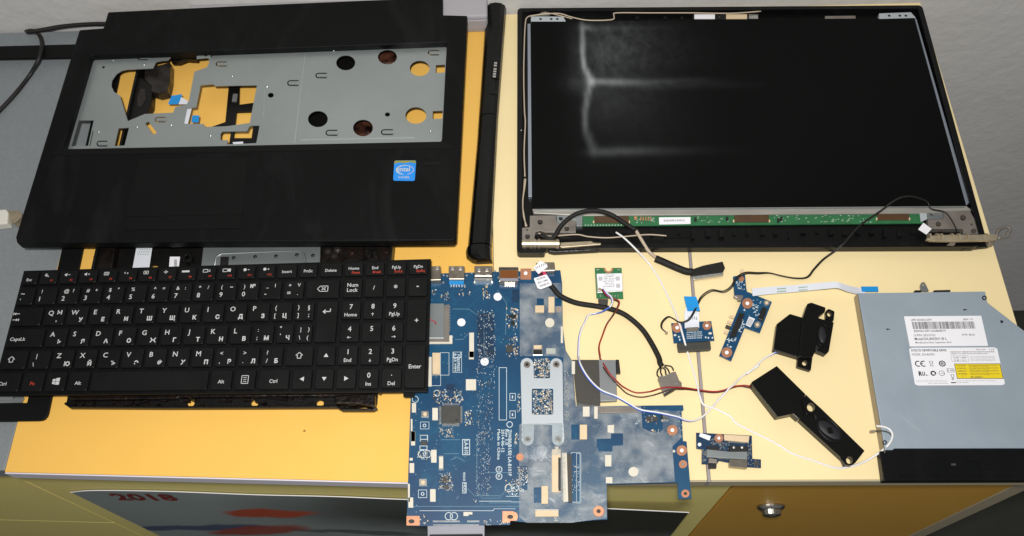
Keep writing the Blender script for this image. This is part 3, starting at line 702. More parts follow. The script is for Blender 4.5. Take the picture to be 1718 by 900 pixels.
for a, b in (((997, 363.5), (1055, 374.5)), ((1232, 361.5), (1290, 373)), ((1472, 359.5), (1525, 369.5))):
    MB().px([(a[0], a[1]), (b[0], a[1]-.5), (b[0], b[1]), (a[0], b[1])], .0042, .0048).build('flex_tail', 'flex_brown', gp)
    for x in (a[0]-2, b[0]): MB().px(rect(x, b[1]-4, x+2, b[1]), .0042, .0050).build('tail_end', 'nylon', gp)
lb = MB().px([(1105.5, 365), (1158.5, 364.5), (1158.5, 376), (1106, 377)], .0042, .0044).build('label', 'label_white', gp)
m_ = MB(); text_px(m_, 'B156XW04 V.8 HW1A', (1114, 372.2), (1149, 371.8), 4.2, .00446); m_.build('label_print', 'ink', lb, solid=False)
random.seed(11); m_ = MB()
for i in range(120):
    x = random.uniform(1060, 1460); y = 361+random.uniform(1, 13)-(x-1060)*.004
    if 1100 < x < 1164 or 1225 < x < 1298: continue
    m_.px(rect(x, y, x+random.uniform(1, 3.4), y+random.uniform(.6, 1.4)), .0042, .0046)
for i in range(14): m_.px(rect(981+i*5, 377.2, 983.5+i*5, 378.8), .0042, .0047)
m_.build('solder_points', 'ribbon_print', gp, kind='stuff')
for i in range(5): MB().px(rect(1074+i*4.2, 364, 1076+i*4.2, 370), .0042, .0050).build('contact', 'copper', gp)
MB().px(rect(1064, 363, 1069, 369), .0042, .0048).build('component', 'copper', gp)
for x, y in ((1167, 368), (1220, 367), (1306, 370), (1311, 367)): MB().px(rect(x-2, y-3, x+2, y+3), .0042, .0052).build('component', 'ic_black', gp)
# lower trough: tapes and ribs
MB().px([(1120, 381), (1160, 381), (1161, 399), (1121, 400)], ZS0, ZS0+.0005).build('clear_tape', 'case_smooth', sc)
random.seed(5); m_ = MB()
for i in range(26):
    x = 1000+i*23; m_.px(rect(x, 386+random.uniform(-3, 3), x+random.uniform(3, 9), 398+random.uniform(-6, 3)), ZS0, ZS0+random.uniform(.001, .003))
m_.build('ribs', 'odd_black', sc, kind='stuff')
MB().px([(1005, 410.5), (1560, 408), (1560, 414), (1005, 417)], .0015, .0078).build('lower_edge', 'case_smooth', sc, bevel=.0006)
MB().px([(919, 417), (1004, 412), (1006, 420), (930, 424), (920, 422)], .0006, .0062).build('hinge_shroud', 'odd_black', sc, bevel=.001)
MB().px([(1608, 403), (1662, 402), (1662, 413), (1616, 418), (1609, 410)], .0006, .0055).build('hinge_shroud', 'odd_black', sc, bevel=.0008)
# hinges
c8 = lambda p: q(860, 330, 8.18, p)
hl = MB().px(c8([(238, 262), (590, 262), (605, 350), (640, 365), (690, 365), (760, 320), (870, 330), (868, 492), (440, 490), (380, 470), (320, 480), (300, 560), (300, 640), (125, 650), (128, 430), (235, 420)]), ZS0, .0078, [c8(ell(378, 350, 36, 36, 14)), c8(ell(205, 548, 34, 34, 14)), c8(ell(745, 440, 34, 32, 14)), c8(ell(200, 455, 15, 13, 10))]).build('hinge', 'steel_dark', sc, bevel=.0003, label='bare metal left hinge with round barrel')
def cyl_px(mb, p0, p1, r, z, n=14): mb.tube([U(*p0, z), U(*p1, z)], r, n)
m_ = MB(); cyl_px(m_, c8([(130, 650)])[0], c8([(640, 650)])[0], .0034, .0090)
for x in (150, 245, 290, 350, 600): cyl_px(m_, c8([(x, 650)])[0], c8([(x+28, 650)])[0], .0042, .0090)
m_.build('barrel', 'barrel', hl, smooth=False)
MB().px(c8([(655, 630), (1080, 610), (1110, 630), (1215, 635), (1215, 660), (1090, 668), (680, 700), (650, 690)]), .0085, .0105).build('arm', 'barrel', hl, bevel=.0005)
MB().px(c8([(600, 258), (860, 250), (960, 262), (960, 405), (875, 405), (868, 325), (760, 318), (690, 362), (640, 362), (606, 346)]), ZS0, .0058, [c8(ell(662, 302, 28, 26, 12))]).build('panel_ear', 'steel', pn, bevel=.0003)
c7 = lambda p: q(1480, 320, 7.22, p)
hr = MB().px(c7([(750, 250), (1060, 240), (1150, 400), (1190, 525), (985, 525), (980, 465), (560, 465), (555, 350), (750, 345)]), ZS0, .0078, [c7(ell(982, 328, 36, 36, 14)), c7(ell(683, 405, 34, 32, 14)), c7(ell(1110, 490, 34, 28, 14)), c7(ell(1085, 413, 15, 14, 10))]).build('hinge', 'steel_dark', sc, bevel=.0003, label='bare metal right hinge with its arm folded outwards')
MB().px(c7([(545, 265), (745, 265), (740, 342), (552, 345)]), ZS0, .0058, [c7(ell(600, 288, 20, 16, 12))]).build('panel_ear', 'steel', pn, bevel=.0003)
MB().px(c7([(530, 592), (600, 545), (700, 535), (1380, 528), (1410, 560), (1390, 600), (900, 612), (640, 610)]), .0105, .0135).build('arm', 'barrel', hr, bevel=.0006)
m_ = MB(); 
for x in (560, 650, 700, 830, 910, 1015, 1250): cyl_px(m_, c7([(x, 572)])[0], c7([(x+24, 572)])[0], .0036, .0118)
m_.build('barrel', 'barrel', hr)
MB().px(c7([(790, 655), (850, 610), (900, 620), (880, 660)]), .004, .0105).build('knuckle', 'steel_dark', hr, bevel=.0005); MB().px(c7([(1280, 605), (1365, 605), (1365, 645), (1300, 640)]), .004, .0100).build('knuckle', 'steel_dark', hr, bevel=.0005)
P = spline([(*U(x, y, .012).xy, .012) for x, y in c7([(1385, 560), (1400, 500), (1440, 460), (1500, 440), (1545, 455), (1540, 500), (1520, 520), (1530, 550), (1480, 565), (1400, 578)])], 4)
MB().tube(P, .0014, 6).build('hook', 'steel_dark', hr, smooth=True)
m_ = MB()
for x, y in c7([(575, 680), (660, 685)]): pass
MB().px(c7([(575, 665), (660, 662), (655, 690), (580, 690)]), .0006, .004).build('latch', 'odd_black', sc)
# upper corner brackets, camera, coax
for P, lab in ((C3 := q(860, 0, 3, [(92, 82), (255, 84), (268, 108), (92, 108)]), 0), (q(1290, 0, 3, [(555, 68), (715, 62), (740, 90), (555, 95)]), 1)):
    br = MB().px(P, ZS0, .0066).build('corner_bracket', 'bracket', sc, bevel=.0003)
    cx = sum(p[0] for p in P)/4; cy = sum(p[1] for p in P)/4
    for dx in (-12, 6, 16):
        c = U(cx+dx, cy+.5, .0066); MB().dome(c.x, c.y, .0066, .0013, .0005, 10).build('screw', 'ic_black', br, smooth=True)
cmr = MB().px(q(860, 0, 3, [(905, 70), (1240, 70), (1240, 97), (905, 97)]), ZS0, .0050).build('camera_module', 'ic_black', sc, bevel=.0003)
MB().px(q(860, 0, 3, [(915, 73), (1018, 73), (1018, 95), (915, 95)]), .0050, .0058).build('label', 'label_white', cmr)
MB().px(q(860, 0, 3, [(1075, 73), (1180, 73), (1180, 95), (1075, 95)]), .0050, .0058).build('shield', 'nylon', cmr)
c = U(860+1042/3, 83/3, .005); MB().dome(c.x, c.y, .005, .0016, .0009, 12).build('lens', 'ic_black', cmr, smooth=True)
MB().px(q(860, 0, 3, [(1190, 73), (1235, 73), (1235, 95), (1190, 95)]), .0050, .0056).build('connector', 'tin', cmr)
for x in (760, 845, 620): MB().px(q(860, 0, 3, [(x, 84), (x+14, 84), (x+14, 98), (x, 98)]), ZS0, .006).build('clip', 'odd_black', sc)
MB().px(q(1290, 0, 3, [(283, 82), (435, 80), (437, 94), (283, 95)]), ZS0, .0045).build('inverter_bracket', 'steel_dark', sc)
m_ = MB(); m_.px(q(860, 0, 3, [(150, 62), (185, 52), (187, 78), (125, 80)]), .006, .0068); m_.build('foil_tape', 'tin', sc)
def wire(mb, pts, r, zdef=None, m=6, n=8):
    P = []
    for p in pts:
        z = p[2] if len(p) > 2 else (zdef if zdef is not None else r)
        P.append(U(p[0], p[1], z))
    mb.tube(spline(P, m), r, n); return mb
cc = lambda *P: q(860, 0, 3, P)
m_ = MB()
wire(m_, cc((1250, 58), (1100, 68), (900, 66), (700, 66), (525, 66), (510, 78), (500, 100), (380, 103), (300, 88), (240, 70), (180, 70), (110, 78), (75, 88), (64, 120), (58, 250), (56, 400), (60, 560), (64, 620), (58, 760), (62, 890)), .0006, .0078)
wire(m_, q(860, 300, 3, [(66, 0), (62, 40), (52, 110), (55, 190), (72, 240)]), .00055, .0062)
wire(m_, q(860, 300, 3, [(60, 0), (56, 60), (50, 130), (60, 200), (66, 242)]), .00055, .0062)
wire(m_, cc((300, 96), (240, 80), (170, 66), (130, 74)), .0005, .0066)
m_.build('antenna_coax', 'wire_tan', sc, smooth=True)
m_ = MB(); wire(m_, q(860, 300, 3, [(130, 275), (180, 290), (260, 285), (330, 282), (380, 292), (470, 298), (560, 292), (680, 282), (775, 288)]), .0006, .0072)
m_.build('antenna_coax', 'wire_tan', sc, smooth=True)
for y in (51, 208, 297): MB().px(rect(877.5, y-1, 883, y+1), .004, .0075).build('wire_clip', 'odd_black', sc)
c = U(874.5, 219, .0085); MB().dome(c.x, c.y, .0085, .0008, .0005, 8).build('screw', 'tin', sc)
MB().px(c7([(437, 470), (500, 390), (600, 465), (537, 533)]), .0080, .0083).build('paper_tag', 'paper', sc)
MB().px(c7([(455, 270), (540, 255), (548, 345), (470, 380)]), .0046, .0056).build('connector', 'bracket', sc, bevel=.0003)

# ================================================================== KEYBOARD
ZK0, ZK1, ZK2 = .0172, .0192, .0212
kb = thing('keyboard', 'black laptop keyboard module with white Latin and Cyrillic key legends', 'keyboard', 360, 660, ZK0)
kq = Quad((40, 454.5), (723, 434.5), (717, 658), (-15, 664), ZK1)
KW, KH = 18.4, 106.5                                   # width in key units, height in mm
MB().prism(kq.poly([(0, 0), (1, 0), (1, 1), (0, 1)]), ZK0, ZK1).build('base_plate', 'key_plate', kb, bevel=.0004)
MB().prism(kq.poly([(.945, 1), (.97, 1), (.97, 1.03), (.945, 1.03)]), ZK0, ZK0+.0008).build('mounting_tab', 'key_plate', kb)
rows = [(1.2, 14.6)]+[(15.3+18.1*i, 15.3+18.1*i+17.5) for i in range(5)]
def legend(mb, s, cu, cv, h, bold=.02, wmax=None, cx=False):
    # cu,cv in key units / mm: left (or centre) foot of the word; h cap height in mm
    v, f, x0, x1, y0, y1 = glyphs(s, bold)
    if not f: return
    k = h/.72; z = ZK2+.00006; wd = (x1-x0)*k/KPITCH
    o_ = cu-(wd/2 if cx else 0)
    mb.raw([(*kq((o_+(x-x0)*k/KPITCH)/KW, (cv-y*k)/KH), z) for x, y in v], f)
KPITCH = 18.1
def shape(mb, pts):
    z = ZK2+.00006; b = len(mb.v)
    mb.v += [(*kq(u/KW, v/KH), z) for u, v in pts]; mb.f.append([b+i for i in range(len(pts))])
def key(u0, u1, r0, r1=None, legs=(), red=(), draw=None):
    v0, v1 = rows[r0][0], rows[r1 if r1 is not None else r0][1]
    g = .05; a, b_, c, d = u0+g, u1-g, v0+.9, v1-.9
    R = .09; pu = lambda P: [kq(x/KW, y/KH) for x, y in P]
    def rr(ins):
        P = []; rx, ry = R, R*KPITCH
        for ccx, ccy, a0 in ((b_-ins-rx, d-ins*KPITCH-ry, 0), (a+ins+rx, d-ins*KPITCH-ry, 90), (a+ins+rx, c+ins*KPITCH+ry, 180), (b_-ins-rx, c+ins*KPITCH+ry, 270)):
            for i in range(4):
                t = math.radians(a0+30*i); P.append((ccx+rx*math.cos(t), ccy+ry*math.sin(t)))
        return P
    mb = MB(); L0, L1, L2 = pu(rr(0)), pu(rr(.012)), pu(rr(.034)); n = len(L0)
    for L_, z in ((L0, ZK1), (L1, ZK2-.0004), (L2, ZK2)): mb.v += [(x, y, z) for x, y in L_]
    for k in range(2):
        for i in range(n): j = (i+1) % n; mb.f.append([k*n+i, k*n+j, (k+1)*n+j, (k+1)*n+i])
    mb.f.append([2*n+i for i in range(n)])
    o = mb.build('key', 'key', kb)
    if legs or draw:
        mb = MB()
        for s, du, dv, h, cx in legs: legend(mb, s, (a+b_)/2+du if cx else a+du, c+dv, h, .045 if ord(s[0]) > 1000 else .012, cx=cx)
        if draw: draw(mb, (a+b_)/2, (c+d)/2)
        mb.build('legend', 'legend', o, solid=False)
    if red:
        mb = MB()
        for s, du, dv, h in red: legend(mb, s, (a+b_)/2+du, c+dv, h, .02, cx=True)
        mb.build('function_legend', 'legend_red', o, solid=False)
def tri(dirn):
    def f(mb, u, v):
        s = .10; S_ = s*KPITCH
        P = {'u': [(u-s, v+S_*.7), (u, v-S_*.9), (u+s, v+S_*.7)], 'd': [(u-s, v-S_*.7), (u+s, v-S_*.7), (u, v+S_*.9)], 'l': [(u+s*.8, v-S_), (u+s*.8, v+S_), (u-s, v)], 'r': [(u-s*.8, v-S_), (u+s, v), (u-s*.8, v+S_)]}[dirn]
        shape(mb, P)
    return f
def line(mb, P, t=.025):                               # open polyline of thickness t (key units)
    for (x0, y0), (x1, y1) in zip(P, P[1:]):
        dx, dy = (x1-x0)*KPITCH, y1-y0; L_ = math.hypot(dx, dy) or 1; nx, ny = -dy/L_*t*KPITCH/2, dx/L_*t*KPITCH/2
        shape(mb, [(x0+nx/KPITCH, y0+ny), (x1+nx/KPITCH, y1+ny), (x1-nx/KPITCH, y1-ny), (x0-nx/KPITCH, y0-ny)])
def shift_icon(mb, u, v):
    P = [(u, v-2.6), (u+.15, v-.2), (u+.075, v-.2), (u+.075, v+2), (u-.075, v+2), (u-.075, v-.2), (u-.15, v-.2), (u, v-2.6)]; line(mb, P, .032)
def enter_icon(mb, u, v):
    v -= 8; line(mb, [(u+.14, v-2.4), (u+.14, v), (u-.1, v)], .04); shape(mb, [(u-.2, v), (u-.07, v-1.9), (u-.07, v+1.9)])
def back_icon(mb, u, v):
    line(mb, [(u-.24, v), (u-.12, v-2.2), (u+.22, v-2.2), (u+.22, v+2.2), (u-.12, v+2.2), (u-.24, v)], .03)
    line(mb, [(u-.05, v-1.1), (u+.12, v+1.1)], .035); line(mb, [(u-.05, v+1.1), (u+.12, v-1.1)], .035)
def tab_icon(mb, u, v):
    u -= .48
    shape(mb, [(u-.12, v-2.6), (u-.02, v-3.7), (u-.02, v-1.5)]); line(mb, [(u-.02, v-2.6), (u+.14, v-2.6)], .03); line(mb, [(u-.13, v-3.7), (u-.13, v-1.5)], .03)
    shape(mb, [(u+.14, v+2.6), (u+.04, v+1.5), (u+.04, v+3.7)]); line(mb, [(u-.12, v+2.6), (u+.04, v+2.6)], .03); line(mb, [(u+.15, v+3.7), (u+.15, v+1.5)], .03)
def win_icon(mb, u, v):
    for (x0, x1, y0, y1, s0, s1) in ((-.14, -.02, -2.2, -.15, .35, .05), (.0, .16, -2.6, -.15, .0, -.4), (-.14, -.02, .15, 2.2, 0, 0), (.0, .16, .15, 2.6, 0, 0)):
        shape(mb, [(u+x0, v+y0+(s0 if y0 < -1 else 0)), (u+x1, v+y0+(s1 if y0 < -1 else 0)), (u+x1, v+y1+(.2 if y1 > 1 and x0 < 0 else 0)), (u+x0, v+y1-(.3 if y1 > 1 and x0 < 0 else 0))])
def menu_icon(mb, u, v):
    line(mb, [(u-.14, v-3), (u+.14, v-3), (u+.14, v+3), (u-.14, v+3), (u-.14, v-3)], .028)
    for k in (-1.5, 0, 1.5): line(mb, [(u-.07, v+k), (u+.07, v+k)], .024)
def arrow(dirn, dv):
    def f(mb, u, v):
        v += dv
        if dirn in 'ud': s = -1 if dirn == 'u' else 1; line(mb, [(u, v-s*1.1), (u, v+s*.6)], .02); shape(mb, [(u, v+s*1.5), (u-.06, v+s*.3), (u+.06, v+s*.3)])
        else: s = -1 if dirn == 'l' else 1; line(mb, [(u-s*.08, v), (u+s*.05, v)], .02); shape(mb, [(u+s*.1, v), (u+s*.02, v-1), (u+s*.02, v+1)])
    return f
# function row
ic = ['x', '−', '+', '⊠', '↕', '▣', '+', '▬', '◻', '□', '☼-', '☼+']
def ficon(i):
    def f(mb, u, v):
        u -= .08; v -= 2.0
        if i in (0, 1, 2):
            shape(mb, [(u-.1, v-.7), (u-.05, v-.7), (u+.01, v-1.5), (u+.01, v+1.5), (u-.05, v+.7), (u-.1, v+.7)])
            if i: line(mb, [(u+.06, v), (u+.14, v)], .028)
            if i == 2: line(mb, [(u+.1, v-.8), (u+.1, v+.8)], .028)
            if i == 0: line(mb, [(u-.08, v-1.4), (u+.08, v+1.4)], .03)
        elif i in (3, 5, 8, 9):
            w_ = .1; line(mb, [(u-w_, v-1.2), (u+w_, v-1.2), (u+w_, v+1.2), (u-w_, v+1.2), (u-w_, v-1.2)], .028)
            if i == 3: line(mb, [(u-.05, v-.6), (u+.05, v+.6)], .025); line(mb, [(u+.05, v-.6), (u-.05, v+.6)], .025)
            if i == 5: line(mb, [(u-.04, v), (u+.04, v)], .05)
            if i == 8: line(mb, [(u+.14, v-1), (u+.22, v+1)], .025); line(mb, [(u+.22, v-1), (u+.14, v+1)], .025)
            if i == 9: shape(mb, [(u+.13, v-1.3), (u+.25, v-1.3), (u+.25, v+1.3), (u+.13, v+1.3)])
        elif i == 4: shape(mb, [(u-.1, v), (u-.04, v-1.2), (u-.04, v+.6)]); shape(mb, [(u+.1, v), (u+.04, v+1.2), (u+.04, v-.6)])
        elif i == 6: line(mb, [(u-.09, v), (u+.09, v)], .04); line(mb, [(u, v-1.4), (u, v+1.4)], .04)
        elif i == 7: shape(mb, [(u-.17, v-.8), (u+.17, v-.8), (u+.17, v+.8), (u-.17, v+.8)])
        else:
            shape(mb, [(u+.075*math.cos(t*math.pi/4), v+1.3*math.sin(t*math.pi/4)) for t in range(8)]); line(mb, [(u+.12, v), (u+.2, v)], .028)
            if i == 11: line(mb, [(u+.16, v-.8), (u+.16, v+.8)], .028)
    return f
key(0.03, .83, 0, legs=[('Esc', 0, 8.6, 2.5, True)])
for i in range(12): key(.83+.889*i, .83+.889*(i+1), 0, red=[('F%d' % (i+1), .16, 9.4, 1.7)], draw=ficon(i))
for (u0, u1, s, r) in ((11.5, 12.47, 'Insert', ''), (12.47, 13.4, 'PrtSc', ''), (13.4, 14.5, 'Delete', ''), (14.5, 15.45, 'Home', 'Pause'), (15.45, 16.4, 'End', 'Break'), (16.4, 17.37, 'PgUp', 'ScrLk'), (17.37, 18.35, 'PgDn', 'SysRq')):
    key(u0, u1, 0, legs=[(s, 0, 6.4 if r else 7.6, 2.5, True)], red=[(r, .1, 9.8, 2.1)] if r else ())
# number row
key(0.03, .87, 1, legs=[('~', .14, 7.4, 4, False), ('`', .14, 14, 4, False)])
for i, (d, up, cy) in enumerate((('1', '!', ''), ('2', '@', '?'), ('3', '#', '+'), ('4', '$', '"'), ('5', '%', ''), ('6', '^', '='), ('7', '&', ':'), ('8', '*', '/'), ('9', '(', '–'), ('0', ')', '№'), ('-', '_', 'I'), ('=', '+', 'V'))):
    L_ = [(d, .17, 12.6, 4.0, False), (up, .21, 5.7, 3.1, False)]
    if cy: L_.append((cy, .60 if cy != '№' else .5, 5.5, 2.9, False))
    if d == '=': L_.append(('.', .62, 12.5, 3, False))
    key(.87+i, 1.87+i, 1, legs=L_)
key(12.87, 14.45, 1, draw=back_icon)
key(14.5, 15.45, 1, legs=[('Num', 0, 6.8, 3.2, True), ('Lock', 0, 11, 3.2, True)])
key(15.45, 16.4, 1, legs=[('/', 0, 9.6, 3.4, True)]); key(16.4, 17.37, 1, legs=[('*', 0, 11, 5, True)]); key(17.37, 18.35, 1, legs=[('-', 0, 9.4, 5, True)])
# letter rows
key(0.03, 1.45, 2, draw=tab_icon)
for i, (l, c_) in enumerate(zip('QWERTYUIOP', 'ЫУЕИШЩКСДЗ')):
    L_ = [(l, .17, 7.0, 4.0, False), (c_, .56, 6.4 if l == 'Q' else 13, 3.3, False)]
    if l == 'Q': L_.append((',', .56, 12.4, 4, False))
    key(1.45+i, 2.45+i, 2, legs=L_)
key(11.45, 12.45, 2, legs=[('{', .14, 6.4, 3.2, False), ('[', .14, 12.8, 3.2, False), ('Ц', .5, 13, 3.3, False)])
key(12.45, 13.42, 2, legs=[('}', .14, 6.4, 3.2, False), (']', .14, 12.8, 3.2, False), ('§', .58, 6.6, 3.3, False), (';', .62, 12.8, 3.6, False)])
key(13.42, 14.45, 2, 3, draw=enter_icon)
key(0.03, 1.75, 3, legs=[('CapsLk', .18, 10.2, 2.9, False)])
for i, (l, c_) in enumerate(zip('ASDFGHJKL', 'ЬЯАОЖГТНВ')): key(1.75+i, 2.75+i, 3, legs=[(l, .17, 7.2, 4.0, False), (c_, .56, 13.2, 3.3, False)])
key(10.75, 11.75, 3, legs=[(':', .2, 6.2, 3, False), (';', .18, 12.6, 3.4, False), ('М', .5, 13, 3.3, False)])
key(11.75, 12.6, 3, legs=[('"', .15, 5.6, 3.4, False), ("'", .18, 11.5, 3.4, False), ('Ч', .44, 13, 3.3, False)])
key(12.6, 13.42, 3, legs=[('|', .2, 6.4, 3.2, False), ('\\', .15, 13, 3.2, False), (')', .52, 6.4, 3.2, False), ('(', .5, 13, 3.2, False)])
key(0.03, 1.25, 4, draw=lambda mb, u, v: shift_icon(mb, u-.1, v))
key(1.25, 2.25, 4, legs=[('|', .3, 6.6, 3.3, False), ('\\', .2, 13.6, 3.3, False)])
for i, (l, c_) in enumerate(zip('ZXCVBNM', 'ЮЙЪЭФХП')): key(2.25+i, 3.25+i, 4, legs=[(l, .17, 7.0, 4.0, False), (c_, .56, 13.4, 3.3, False)])
for i, (a_, b_, c_) in enumerate((('<', ',', 'Р'), ('>', '.', 'Л'), ('?', '/', 'Б'))): key(9.25+i, 10.25+i, 4, legs=[(a_, .2, 6.6, 3.2, False), (b_, .2, 13, 3.2, False), (c_, .56, 13.2, 3.3, False)])
key(12.25, 13.55, 4, draw=shift_icon); key(13.6, 14.5, 4, draw=tri('u'))
key(0.03, 1.2, 5, legs=[('Ctrl', .18, 10.6, 2.8, False)]); key(1.2, 2.2, 5, red=[('Fn', 0, 10.6, 2.8)]); key(2.2, 3.15, 5, draw=win_icon); key(3.15, 4.12, 5, legs=[('Alt', 0, 10.6, 2.8, True)])
key(4.12, 9.2, 5); key(9.2, 10.2, 5, legs=[('Alt', 0, 10.6, 2.8, True)]); key(10.2, 11.2, 5, draw=menu_icon); key(11.2, 12.62, 5, legs=[('Ctrl', 0, 10.6, 2.8, True)])
key(12.65, 13.58, 5, draw=tri('l')); key(13.6, 14.5, 5, draw=tri('d')); key(14.5, 15.45, 5, draw=tri('r'))
for r, ks in ((2, (('7', 'Home', ''), ('8', '', 'u'), ('9', 'PgUp', ''))), (3, (('4', '', 'l'), ('5', '', ''), ('6', '', 'r'))), (4, (('1', 'End', ''), ('2', '', 'd'), ('3', 'PgDn', '')))):
    for i, (n_, s, ar) in enumerate(ks):
        L_ = [(n_, 0, 7.2, 4.0, True)]+([(s, 0, 13.2, 2.9, True)] if s else [])
        key(14.5+.955*i, 15.455+.955*i, r, legs=L_, draw=arrow(ar, 4.2) if ar else None)
key(15.45, 16.4, 5, legs=[('0', 0, 7.4, 4.0, True), ('Ins', 0, 13.4, 2.9, True)]); key(16.4, 17.37, 5, legs=[('.', 0, 6, 4.0, True), ('Del', 0, 13.2, 2.9, True)])
key(17.37, 18.35, 2, 3, legs=[('+', 0, 19.5, 4.2, True)]); key(17.37, 18.35, 4, 5, legs=[('Enter', 0, 18.8, 3.2, True)])

# ================================================================== MOTHERBOARD
Z0, Z1 = .0046, .0060
mb_ = thing('motherboard', 'large blue laptop motherboard partly covered by clear film, hanging over desk edge', 'motherboard', 850, 800)
m5a = lambda p: q(680, 430, 5.295, p)
m5b = lambda p: q(860, 430, 5.295, p)
m6a = lambda p: q(680, 590, 6, p)
m6b = lambda p: q(860, 590, 6, p)
m5c = lambda p: q(680, 720, 5, p)
m5d = lambda p: q(860, 720, 5, p)
m4 = lambda p: q(1000, 660, 4.74, p)
out = [(705, 459), (738, 459), (940, 453.5), (943, 475), (944, 548), (949, 588), (960, 606), (966, 682), (1146, 680), (1147, 688), (1143.5, 690), (1146, 740), (1152, 741), (1157, 800), (1160, 837), (1138, 837.5), (1137, 810), (1018, 813), (1019, 872), (996, 873), (958, 877), (884, 877), (856, 874), (856, 881), (704, 883), (682, 882), (683, 855), (689, 663), (695, 600)]
bh = [(835, 498), (774, 541), (813, 607)]
pb = MB().px(out, Z0, Z1, [ell(x, y, 7, 6.8, 18) for x, y in bh]).build('circuit_board', 'pcb_blue', mb_, bevel=.0001)
for x, y in bh: MB().px(ell(x, y, 7, 6.8, 18), Z0-.0003, Z1-.0004).build('hole_sheet', 'paper', pb)
def comp(name, m, P, h, z=Z1, bev=0, parent=None): return MB().px(P, z, z+h).build(name, m, parent or mb_, bevel=bev)
def R(f, *a): return f(rect(*a))
# dark blue patches printed on the board
for P in (R(m5a, 950, 300, 1010, 410), R(m5a, 640, 510, 790, 890)): comp('ground_patch', 'pcb_dark', P, .00005)
# ports along the back edge
def port(P, h, extra=None, m='port'):
    o = comp('port', m, P, h, bev=.0004); return o
p1 = port([(708, 447), (739, 446.5), (740, 470), (708, 471)], .006)
p2 = port(R(m5a, 385, 88, 525, 205), .006)
comp('port_tongue', 'blue_tab', R(m5a, 390, 205, 520, 248), .003, parent=p2)
p3 = port(R(m5a, 613, 86, 772, 180), .0055)
comp('port_lip', 'ic_black', R(m5a, 615, 182, 770, 192), .004, parent=p3); comp('port_frame', 'tin', R(m5a, 613, 194, 772, 212), .0045, parent=p3)
for o_, xs, y in ((p2, (420, 488), 108), (p3, (655, 725), 122), (p1, (285,), 104)):
    for x in xs: comp('spring', 'tin', R(m5a, x-11, y-13, x+11, y+13), .0004, Z1+(.0055 if o_ is p3 else .006), parent=o_)
comp('spring', 'tin', R(m5a, 625, 160, 665, 170), .0004, Z1+.0055, parent=p3); comp('spring', 'tin', R(m5a, 715, 160, 755, 170), .0004, Z1+.0055, parent=p3)
p4 = port(R(m5a, 830, 95, 1003, 225), .0062)
comp('port_window', 'port_brown', R(m5a, 845, 125, 995, 195), .0004, Z1+.0062, parent=p4); comp('port_frame', 'ic_black', R(m5a, 832, 108, 1003, 120), .0003, Z1+.0062, parent=p4); comp('port_lip', 'sata_grey', R(m5a, 840, 196, 1000, 222), .0005, Z1+.0062, parent=p4)
comp('port', 'port', m5b([(205, 60), (300, 52), (372, 52), (378, 130), (230, 135)]), .0055, bev=.0006)
m_ = MB()
for x in range(6): m_.px(R(m5a, 400+x*24, 250, 412+x*24, 275), Z1, Z1+.0005)
for x in range(5): m_.px(R(m5a, 885+x*19, 250, 896+x*19, 272), Z1, Z1+.0005)
for x in range(9): m_.px(R(m5a, 378, 440+x*26, 398, 452+x*26), Z1, Z1+.0008)
for (x, y) in ((340, 170), (372, 175), (545, 172), (590, 150), (610, 235), (795, 130), (828, 190), (1010, 190), (1000, 215), (338, 235), (530, 270), (775, 235)): m_.px(m5a(ell(x, y, 9, 9, 8)), Z1, Z1+.0004)
m_.build('solder_pads', 'tin', mb_, kind='stuff')
# card reader cage
cg = comp('card_cage', 'steel', m5a([(190, 420), (345, 420), (345, 730), (190, 730)]), .003, bev=.0003)
comp('cage_rail', 'steel_dark', m5a([(346, 440), (388, 425), (390, 755), (190, 755), (190, 732), (346, 732)]), .0026, parent=cg)
comp('foam_pad', 'pad', m5a([(190, 757), (390, 757), (392, 705), (418, 705), (418, 778), (190, 780)]), .001)
m_ = MB(); wire(m_, [(x, y, Z1+.0031) for x, y in m5a([(195, 560), (235, 570), (270, 590), (265, 610)])], .0004); m_.build('red_mark', 'red_ink', cg)
# white foam pads
for P in (R(m5a, 568, 680, 610, 900), R(m6a, 640, 0, 690, 78), R(m6a, 610, 280, 712, 390), R(m6a, 228, 55, 265, 352), R(m6a, 66, 520, 108, 614), R(m6a, 272, 568, 328, 692), R(m6a, 55, 680, 72, 800), R(m6a, 55, 805, 100, 905),
          R(m5c, 48, 20, 82, 138), R(m5c, 217, 175, 262, 282), R(m5c, 36, 243, 62, 265), R(m5c, 36, 287, 74, 368), R(m5c, 208, 505, 254, 610), R(m5c, 22, 460, 38, 612), R(m5c, 26, 575, 66, 660), m5c([(488, 697), (563, 697), (563, 718), (530, 718), (530, 730), (488, 730)])):
    comp('foam_pad', 'pad', P, .0007)
# ribbon sockets
def zif(P, n=0): return comp('ribbon_socket', 'nylon', P, .0022, bev=.0002)
zif(R(m6a, 272, 12, 350, 225)); comp('socket_latch', 'tin', R(m6a, 274, 226, 350, 240), .001)
